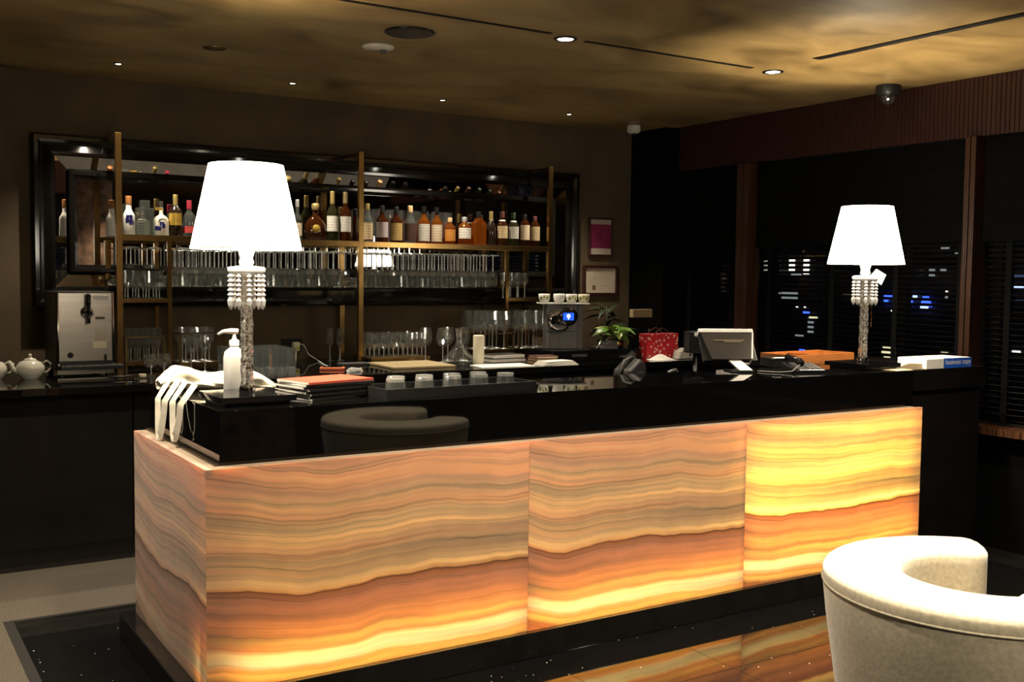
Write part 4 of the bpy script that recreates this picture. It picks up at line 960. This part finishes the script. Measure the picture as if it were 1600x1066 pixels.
def teapot(x, y, lab, s_=1.0, rz=0):
    t = thing('teapot', lab, 'teapot', (x, y, 0.9602), rz)
    MB().lathe([(.0005, 0), (.045, 0), (.046, .006), (.060, .018), (.074, .045), (.073, .068), (.055, .092), (.032, .100)], 28).build('body', 'porcelain', t)
    MB().lathe([(.034, .099), (.030, .108), (.012, .114), (.007, .119), (.010, .127), (.008, .134), (.0005, .136)], 20).build('lid', 'porcelain', t)
    MB().tube([(-.060, 0, .035), (-.085, 0, .055), (-.098, 0, .085), (-.108, 0, .098)], [.018, .012, .008, .007], 12).build('spout', 'porcelain', t)
    MB().tube([(.062, 0, .085), (.085, 0, .096), (.104, 0, .080), (.102, 0, .052), (.085, 0, .034), (.066, 0, .032)], .006, 10).build('handle', 'porcelain', t)
    return t
teapot(0.845, 6.28, 'cream round teapot standing beside the beer dispenser')
teapot(0.66, 6.30, 'cream teapot partly hidden by the other teapot')
scp = thing('scoop', 'pale scoop with dark handle lying in front of the beer dispenser', 'scoop', (1.35, 6.05, 0.9605), .2)
MB().lathe([(.0005, 0.002), (.018, .004), (.022, .016), (.020, .022)], 16, (0.04, 0, 0)).build('scoop_bowl', 'cream', scp)
MB().tube([(.02, 0, .016), (-.06, .01, .012), (-.14, .02, .012)], [.005, .006, .008], 8).build('handle', 'black_plastic', scp)

# ------------------------------------------------------------------ on the back counter, middle
bd = tag(MB().prism([(-.21, -.19), (.23, -.19), (.25, .24), (-.20, .24)], 0, .014, 'z').build('serving_board', 'tan_board', bevel=.003), 'flat tan serving board on the counter in front of the middle post', 'board'); bd.location = (3.09, 6.12, 0.9605)
oc = thing('handheld_terminal', 'orange framed handheld order terminal lying on the counter', 'device', (2.54, 6.10, 0.9605), -.5)
B(-.075, .075, -.04, .04, 0, .016).build('case', 'orange_case', oc, bevel=.004); B(-.06, .06, -.03, .03, .016, .018).build('screen', 'black_shiny', oc)
tb = tag(B(-.10, .09, -.05, .05, 0, .014).build('grey_tablet', 'grey_plastic', bevel=.003), 'thin grey tablet lying behind the orange terminal', 'tablet'); tb.location = (2.80, 6.36, .9605)
cb_ = thing('cable_bundle', 'small coiled white cable bundle on the counter edge', 'cable', (2.60, 5.90, .9605))
for k in range(4): MB().tube([(.05 * math.cos(a) * (1 - .08 * k), .03 * math.sin(a), .004 + .005 * k + .003 * math.sin(3 * a + k)) for a in [2 * PI * i / 24 for i in range(25)]], .0035, 6).build('coil', 'white_plastic', cb_)
ol = thing('wall_socket', 'black double wall socket with a white plug adaptor and hanging cable', 'socket', (2.59, YB, 1.06))
B(-.075, .075, -.008, -.0005, -.045, .045).build('face_plate', 'dark_metal', ol, bevel=.002)
B(-.0, .045, -.05, -.008, -.04, .02).build('adaptor', 'cream', ol, bevel=.004); B(.005, .04, -.052, -.05, -.035, -.01).build('adaptor_label', 'lemon', ol)
MB().tube([(.045, -.03, .01), (.07, -.06, .0), (.08, -.12, -.06), (.10, -.25, -.095), (.02, -.55, -.096), (-.02, -.75, -.096)], .003, 6).build('cable', 'white_plastic', ol)
cn = thing('pillar_candle', 'tall cream pillar candle standing by the decanter', 'candle', (3.555, 6.04, 0.9605))
MB().lathe([(.0005, 0), (.036, 0), (.037, .004), (.037, .190), (.033, .196), (.02, .190), (.0005, .188)], 24).build('wax', 'cream', cn)
MB().tube([(0, 0, .187), (.001, 0, .205)], .0012, 6).build('wick', 'black_plastic', cn)
wp = tag(MB().prism([(-.20, -.10), (.19, -.13), (.22, .10), (-.16, .12)], 0, .006, 'z').build('paper_sheets', 'paper'), 'loose white paper sheets near the counter edge by the candle', 'paper'); wp.location = (3.62, 5.87, .9605)
for k, (lab, m_, w_) in enumerate((('black book with white page edges at the bottom of the pile by the candle', 'black_cover', .13), ('black book with white page edges on top of the pile by the candle', 'black_cover', .12))):
    t = thing('book', lab, 'book', (3.84, 6.18, .9605 + k * .027), .05 * k)
    B(-w_, w_, -.08, .08, .003, .023).build('pages', 'paper', t); MB().box(-w_ - .002, w_ + .002, -.07, .082, 0, .003).box(-w_ - .002, w_ + .002, -.07, .082, .023, .026).build('cover', m_, t)
for k in range(3):
    t = thing('menu_folder', 'maroon leather menu folder in the pile beside the paper stack', 'menu', (4.02 + .008 * k, 5.98, .9605 + k * .017), -.05 * k, 'maroon menu folders')
    B(-.08, .08, -.06, .06, .002, .015).build('pages', 'paper_warm', t); MB().box(-.085, .085, -.065, .065, 0, .002).box(-.085, .085, -.065, .065, .015, .017).build('cover', 'maroon', t)
stp = thing('paper_stack', 'fanned stack of white papers on the counter before the coffee machine', 'papers', (4.02, 5.80, .9605), .1)
for k in range(5): B(-.17 + .01 * k, .15 - .012 * k, -.055, .05, k * .006, k * .006 + .0055).build('sheet', 'paper', stp).rotation_euler = (0, 0, rnd.uniform(-.12, .12))

# ------------------------------------------------------------------ coffee machine group
bxs = tag(B(0, .78, 0, .34, 0, .075).build('machine_drawer', 'black_shiny', bevel=.004), 'long low black capsule drawer under the coffee machine and plant', 'drawer'); bxs.location = (4.13, 6.00, .9605)
ln = text('NESPRESSO', .026, 'silver_cap', bxs, (.16, -.0008, .030))
cm = thing('coffee_machine', 'grey and chrome capsule coffee machine with a round blue lit display', 'coffee machine', (4.33, 6.20, 1.0357), math.radians(-24))
B(-.11, .11, -.06, .12, 0, .32).build('body', mat('machine_grey', (.26, .25, .25), .3, metal=.6), cm, bevel=.006)
B(.112, .15, -.05, .12, 0, .32).build('side_panel', mat('machine_dark', (.16, .155, .155), .35, metal=.4), cm, bevel=.004)
B(-.11, .11, -.062, -.06, .125, .129).build('panel_joint', 'black_plastic', cm)
hm = Matrix.Translation((-.03, -.06, .205)) @ Matrix.Rotation(PI / 2, 4, 'X')
MB().lathe([(.085, 0), (.085, .035), (.078, .055), (.06, .062), (.0005, .062)], 28, M=hm).build('brew_head', 'chrome', cm)
dm = Matrix.Translation((.030, -.115, .235)) @ Matrix.Rotation(PI / 2, 4, 'X')
dsp = MB().lathe([(.066, -.02), (.066, .012), (.062, .016), (.0005, .016)], 28, M=dm).build('display_bezel', 'black_shiny', cm)
B(-.008, .068, -.1335, -.1312, .210, .262).build('display', emis('display_blue', (.02, .10, 1.0), 1.6), dsp)
MB().lathe([(.0005, .0185), (.014, .0185)], 14, M=Matrix.Translation((.030, -.1155, .240)) @ Matrix.Rotation(PI / 2, 4, 'X')).build('display_icon', emis('icon_white', (.8, .85, 1), 2.0), dsp)
B(.026, .034, -.1347, -.1337, .216, .226).build('display_icon', 'icon_white', dsp)
tp = thing('cup_tray', 'white tray on top of the coffee machine', 'tray', (4.33, 6.17, 1.357), math.radians(-24))
B(-.18, .17, -.10, .10, 0, .010).build('tray_plate', 'white_porcelain', tp, bevel=.003)
ci = 0
for (dx, dy, lab) in ((-.145, -.03, 'white lemon patterned cup at the end of the tray on the coffee machine'), (-.04, -.04, 'plain white upturned cup on the coffee machine tray'), (.05, -.035, 'white cup with green and yellow lemons on the coffee machine tray'), (.14, -.04, 'pale yellow patterned cup on the coffee machine tray'), (-.02, .055, 'white cup in the back row on the coffee machine tray')):
    p_ = Vector((4.33, 6.17, 1.3672)) + Matrix.Rotation(math.radians(-24), 3, 'Z') @ Vector((dx, dy, 0))
    t = thing('cup', lab, 'cup', p_, 1.0 + rnd.uniform(-.2, .2))
    MB().lathe([(.0005, 0), (.024, 0), (.034, .012), (.040, .035), (.041, .062), (.039, .062), (.036, .034), (.022, .008), (.0005, .006)], 20).build('cup_body', 'white_porcelain' if ci != 3 else 'cream', t)
    MB().tube([(.038, 0, .052), (.056, 0, .050), (.060, 0, .035), (.052, 0, .020), (.036, 0, .018)], .004, 8).build('handle', 'white_porcelain', t)
    if ci in (0, 2, 3):
        for q in range(5):
            a = -PI / 2 - 1.0 + (q - 2) * .55
            MB().lathe([(.0395, .018 + .014 * (q % 2)), (.0418, .030 + .014 * (q % 2)), (.0418, .042 + .010 * (q % 2))], 4, a0=a - .17, a1=a + .17).build('lemon_print', 'lemon' if q % 2 else 'leaf_light', t, fix=False)
    ci += 1
fr = thing('milk_frother', 'black milk frother base with a chrome arched handle', 'frother', (4.60, 6.045, 1.0357), 0)
B(-.06, .10, -.04, .07, 0, .018).build('base', 'grey_plastic', fr, bevel=.004)
MB().tube([(-.085, -.02, .008), (-.07, -.02, .015), (-.045, -.02, .055), (-.02, -.02, .062), (.01, -.02, .055), (.03, -.02, .02)], .006, 8).build('arched_handle', 'chrome', fr)
MB().prism([(.03, .018), (.125, .018), (.105, .055), (.045, .058)], -.02, .07, 'y').build('lid', 'grey_plastic', fr, bevel=.003)
# plants
def leaf_mesh(Ln, Wd, bend):
    mb = MB()
    def f(u, v):
        w_ = math.sin(PI * min(1, u ** .75)) * Wd * (1 - .25 * u)
        s_ = (v - .5) * 2
        return Vector((u * Ln, s_ * w_, -bend * u * u * Ln + .25 * abs(s_) * w_))
    mb.grid(f, 6, 4); return mb
pt = thing('potted_pothos', 'green and cream variegated pothos in a brass pot on the black drawer', 'plant', (4.80, 6.16, 1.0357))
MB().lathe([(.0005, 0), (.052, 0), (.056, .004), (.058, .055), (.054, .055), (.050, .01), (.0005, .01)], 24).build('pot', 'brass', pt)
MB().lathe([(.0005, .046), (.054, .046)], 20).build('soil', mat('soil', (.02, .014, .01), .9), pt)
lms = []
for q in range(3):
    me = leaf_mesh(.085 + .015 * q, .030 + .004 * q, .35 + .1 * q).mesh('leaf'); me.materials.append(MATS[('leaf', 'leaf_light', 'leaf')[q]]); lms.append(me)
for k in range(26):
    a = k * 2.4; el = rnd.uniform(-.15, .9); rr_ = rnd.uniform(.02, .075)
    hgt = .075 + .06 * rnd.random()
    bx_, by_ = rr_ * math.cos(a), rr_ * math.sin(a)
    MB().tube([(bx_ * .3, by_ * .3, .05), (bx_ * .7, by_ * .7, hgt * .8), (bx_, by_, hgt)], .0014, 5).build('stem', 'leaf', pt)
    o = bpy.data.objects.new('leaf', lms[k % 3]); COL.objects.link(o); o.parent = pt
    o.location = (bx_, by_, hgt); o.rotation_euler = (rnd.uniform(-.5, .5), -el, a)
bp = thing('fern_plant', 'dim dark leafy plant in the shadow behind the pothos', 'plant', (5.06, 6.62, .9605))
MB().lathe([(.0005, 0), (.055, 0), (.07, .10), (.066, .10), (.05, .01), (.0005, .01)], 20).build('pot', 'black_plastic', bp)
lm2 = leaf_mesh(.16, .022, .55).mesh('frond'); lm2.materials.append(MATS['leaf_dark'])
for k in range(34):
    a = k * 2.4; o = bpy.data.objects.new('frond', lm2); COL.objects.link(o); o.parent = bp
    hgt = .10 + .25 * rnd.random(); o.location = (.03 * math.cos(a), .03 * math.sin(a), hgt); o.rotation_euler = (rnd.uniform(-.4, .4), -rnd.uniform(-.1, 1.0), a)
MB().tube([(0, 0, .01), (.005, 0, .36)], .006, 6).build('stem', 'leaf_dark', bp)
sg_ = thing('desk_sign', 'small tan wooden block sign on a thin stand by the red bag', 'sign', (5.25, 6.42, .9605), .1)
B(-.06, .06, -.04, .04, 0, .012).build('foot', 'black_plastic', sg_); MB().tube([(-.03, 0, .012), (-.03, 0, .285)], .004, 8).build('stand', 'dark_metal', sg_)
MB().tube([(.075, -.01, .012), (.075, -.01, .19)], .005, 8).build('stand', 'chrome', sg_)
B(-.11, .10, -.02, .02, .282, .345).build('block', 'tan_board', sg_, bevel=.003)
gb = thing('gift_bag', 'red floral patterned paper gift bag beside the plant', 'bag', (5.06, 5.97, .9605), -.15)
m, nt, out = nodes_of('gift_red')
p = N(nt, 'ShaderNodeBsdfPrincipled'); tc = N(nt, 'ShaderNodeTexCoord')
v = N(nt, 'ShaderNodeTexVoronoi'); v.inputs['Scale'].default_value = 34; L(nt, tc.outputs['Object'], v.inputs['Vector'])
r = ramp(nt, [(0.20, (.75, .55, .45)), (0.27, (.62, .30, .22)), (0.34, (.45, .02, .025)), (1, (.50, .015, .03))]); L(nt, v.outputs['Distance'], r.inputs[0])
L(nt, r.outputs[0], p.inputs['Base Color']); p.inputs['Roughness'].default_value = .35; L(nt, p.outputs[0], out.inputs[0])
MB().prism([(-.14, 0), (.12, 0), (.125, .185), (-.145, .18)], -.055, .055, 'y').build('bag_body', 'gift_red', gb)
for yy in (-.05, .05): MB().tube([(-.07, yy, .178), (-.06, yy, .20), (-.01, yy * .9, .225), (.04, yy, .20), (.05, yy, .178)], .003, 6).build('handle', 'maroon', gb)
tis = tag(MB().grid(lambda u, v: Vector((-.1 + .2 * u, -.06 + .12 * v, .0008 + .03 * math.sin(PI * u) * math.sin(PI * v) * (1 + .5 * math.sin(11 * u + 7 * v)))), 14, 10).build('tissue_paper', 'paper'), 'crumpled white tissue paper in front of the red gift bag', 'tissue'); tis.location = (4.97, 5.84, .9605)
ct = thing('paper_boat', 'small grey white folded paper boat beside the red gift bag', 'ornament', (5.19, 5.86, .9605), .2)
MB().prism([(-.09, 0), (.09, 0), (.11, .02), (.0, .082), (-.07, .055)], -.035, .035, 'y').build('shell', mat('cap_grey', (.45, .42, .36), .7), ct, bevel=.008)
MB().lathe([(.010, 0), (.012, .003), (.0005, .003)], 12, M=Matrix.Translation((.04, -.0355, .03)) @ Matrix.Rotation(PI / 2, 4, 'X')).build('eyelet', 'black_plastic', ct)

# ------------------------------------------------------------------ framed prints
def framed(name, lab, x0, x1, z0, z1, fw):
    t = thing(name, lab, 'picture', ((x0 + x1) / 2, YB, (z0 + z1) / 2))
    hx, hz = (x1 - x0) / 2, (z1 - z0) / 2
    for a in ((-hx, hx, hz - fw, hz), (-hx, hx, -hz, -hz + fw), (-hx, -hx + fw, -hz + fw, hz - fw), (hx - fw, hx, -hz + fw, hz - fw)):
        B(a[0], a[1], -.022, -.0008, a[2], a[3]).build('frame_bar', 'frame_brown', t, bevel=.002)
    return t, hx - fw, hz - fw
t, hx, hz = framed('framed_poster', 'framed poster with a magenta field between cream bands', 5.11, 5.355, 1.722, 2.036, .015)
B(-hx, hx, -.008, -.001, -hz, hz).build('sheet', 'poster_cream', t)
B(-hx, hx, -.0085, -.008, -hz + .05, hz - .038).build('magenta_field', 'pink_print', t)
text('A', .075, 'seal_pink', t, (-.025, -.0088, -.02))
t, hx, hz = framed('framed_certificate', 'framed cream certificate with script heading and small seal', 5.06, 5.413, 1.402, 1.648, .022)
B(-hx, hx, -.008, -.001, -hz, hz).build('sheet', 'cert_paper', t)
MB().tube([(-.07 + .006 * k, -.0086, .062 + .007 * math.sin(k * 1.9) * (1 + .4 * math.sin(k * .7))) for k in range(24)], .0012, 4).build('script_line', 'ink', t)
for k, (a, b_) in enumerate(((-.11, .10), (-.12, .11), (-.11, .06), (-.12, .0), (-.06, .08))): B(a, b_, -.0088, -.008, .028 - k * .018, .031 - k * .018).build('text_line', 'ink_light', t)
B(-.08, -.045, -.0088, -.008, -.078, -.04).build('seal', 'seal_brown', t)

# ------------------------------------------------------------------ armchair
ac = thing('tub_armchair', 'beige velvet tub armchair with a thick rounded back', 'armchair', (2.65, 1.735, 0))
# U-shaped plan: straight arms running to +x, semicircular back
CR = 0.318
A0, A1 = math.radians(42), math.radians(318)
path = [(CR * math.cos(a), CR * math.sin(a), math.cos(a), math.sin(a)) for a in [A0 + (A1 - A0) * k / 56 for k in range(57)]]
def chair_prof():
    pr = [(0.0, .10), (.058, .35), (.096, .60)]
    for k in range(15):
        b_ = PI * k / 14
        pr.append((.108 * math.copysign(abs(math.cos(b_)) ** .45, math.cos(b_)), .705 + .047 * max(0, math.sin(b_)) ** .5))
    pr += [(-.104, .60), (-.10, .38), (-.10, .30)]
    return pr
def arm_end(a, sgn, seq):
    return [(CR * math.cos(a) + sgn * -math.sin(a) * dx, CR * math.sin(a) + sgn * math.cos(a) * dx, math.cos(a), math.sin(a), k_) for dx, k_ in seq]
SEQ = ((.060, .15), (.054, .45), (.040, .74), (.020, .93))
path = arm_end(A0, -1, SEQ) + [(*q, 1.0) for q in path] + arm_end(A1, 1, SEQ[::-1])
rows = []
for (px, py, nx, ny, k_) in path:
    rows.append([Vector((px + nx * o_ * k_, py + ny * o_ * k_, z_ if z_ < .5 else z_ - .03 * (1 - k_) * (z_ - .5) / .25)) for (o_, z_) in chair_prof()])
mb = MB(); n = len(rows[0]); NA = len(rows) - 1
mb.add([v for r_ in rows for v in r_], [(i * n + j, i * n + j + 1, (i + 1) * n + j + 1, (i + 1) * n + j) for i in range(NA) for j in range(n - 1)] + [tuple(range(n)), tuple(range(NA * n, NA * n + n))] + [(i * n, i * n + n - 1, (i + 1) * n + n - 1, (i + 1) * n) for i in range(NA)], True)
o = mb.build('back_shell', 'velvet_beige', ac)
MB().lathe([(.0005, .10), (.28, .10), (.30, .14), (.30, .30), (.0005, .30)], 40).build('seat_base', 'velvet_beige', ac)
MB().lathe([(.0005, .301), (.18, .301), (.202, .325), (.206, .38), (.195, .42), (.17, .435), (.0005, .44)], 40).build('seat_cushion', 'velvet_beige', ac)
MB().tube([(px + nx * .1065, py + ny * .1065, .700) for (px, py, nx, ny, k_) in path[4:-4]], .004, 6).build('piping', 'velvet_beige', ac)
for k in range(4):
    a = PI / 4 + k * PI / 2
    MB().lathe([(.014, 0), (.020, .105), (.0005, .105)], 10, (.22 * math.cos(a), .22 * math.sin(a), 0)).build('leg', 'dark_metal', ac)
pw = tag(MB().grid(lambda u, v: Vector(((u - .5) * .36 * (1 - .10 * math.sin(PI * v)), 0, (v) * .30)), 2, 2).build('cushion', 'linen'), 'small white cushion leaning inside the beige armchair', 'cushion')
bpy.data.objects.remove(pw)
def pil(u, v):
    a = 2 * PI * u; b_ = PI * (v - .5)
    c_, s_ = math.cos(a), math.sin(a); cb2 = max(0.0, math.cos(b_))
    sg = lambda x, e_: math.copysign(abs(x) ** e_, x)
    return Vector((.15 * sg(cb2, .5) * sg(c_, .6), .06 * math.sin(b_), .15 * sg(cb2, .5) * sg(s_, .6)))
pw = tag(MB().grid(pil, 28, 14).build('cushion', 'linen'), 'small white cushion leaning inside the beige armchair', 'cushion')
pw.location = (2.74, 1.62, .572); pw.scale = (.8, .8, .85); pw.rotation_euler = (-.25, 0, .25)
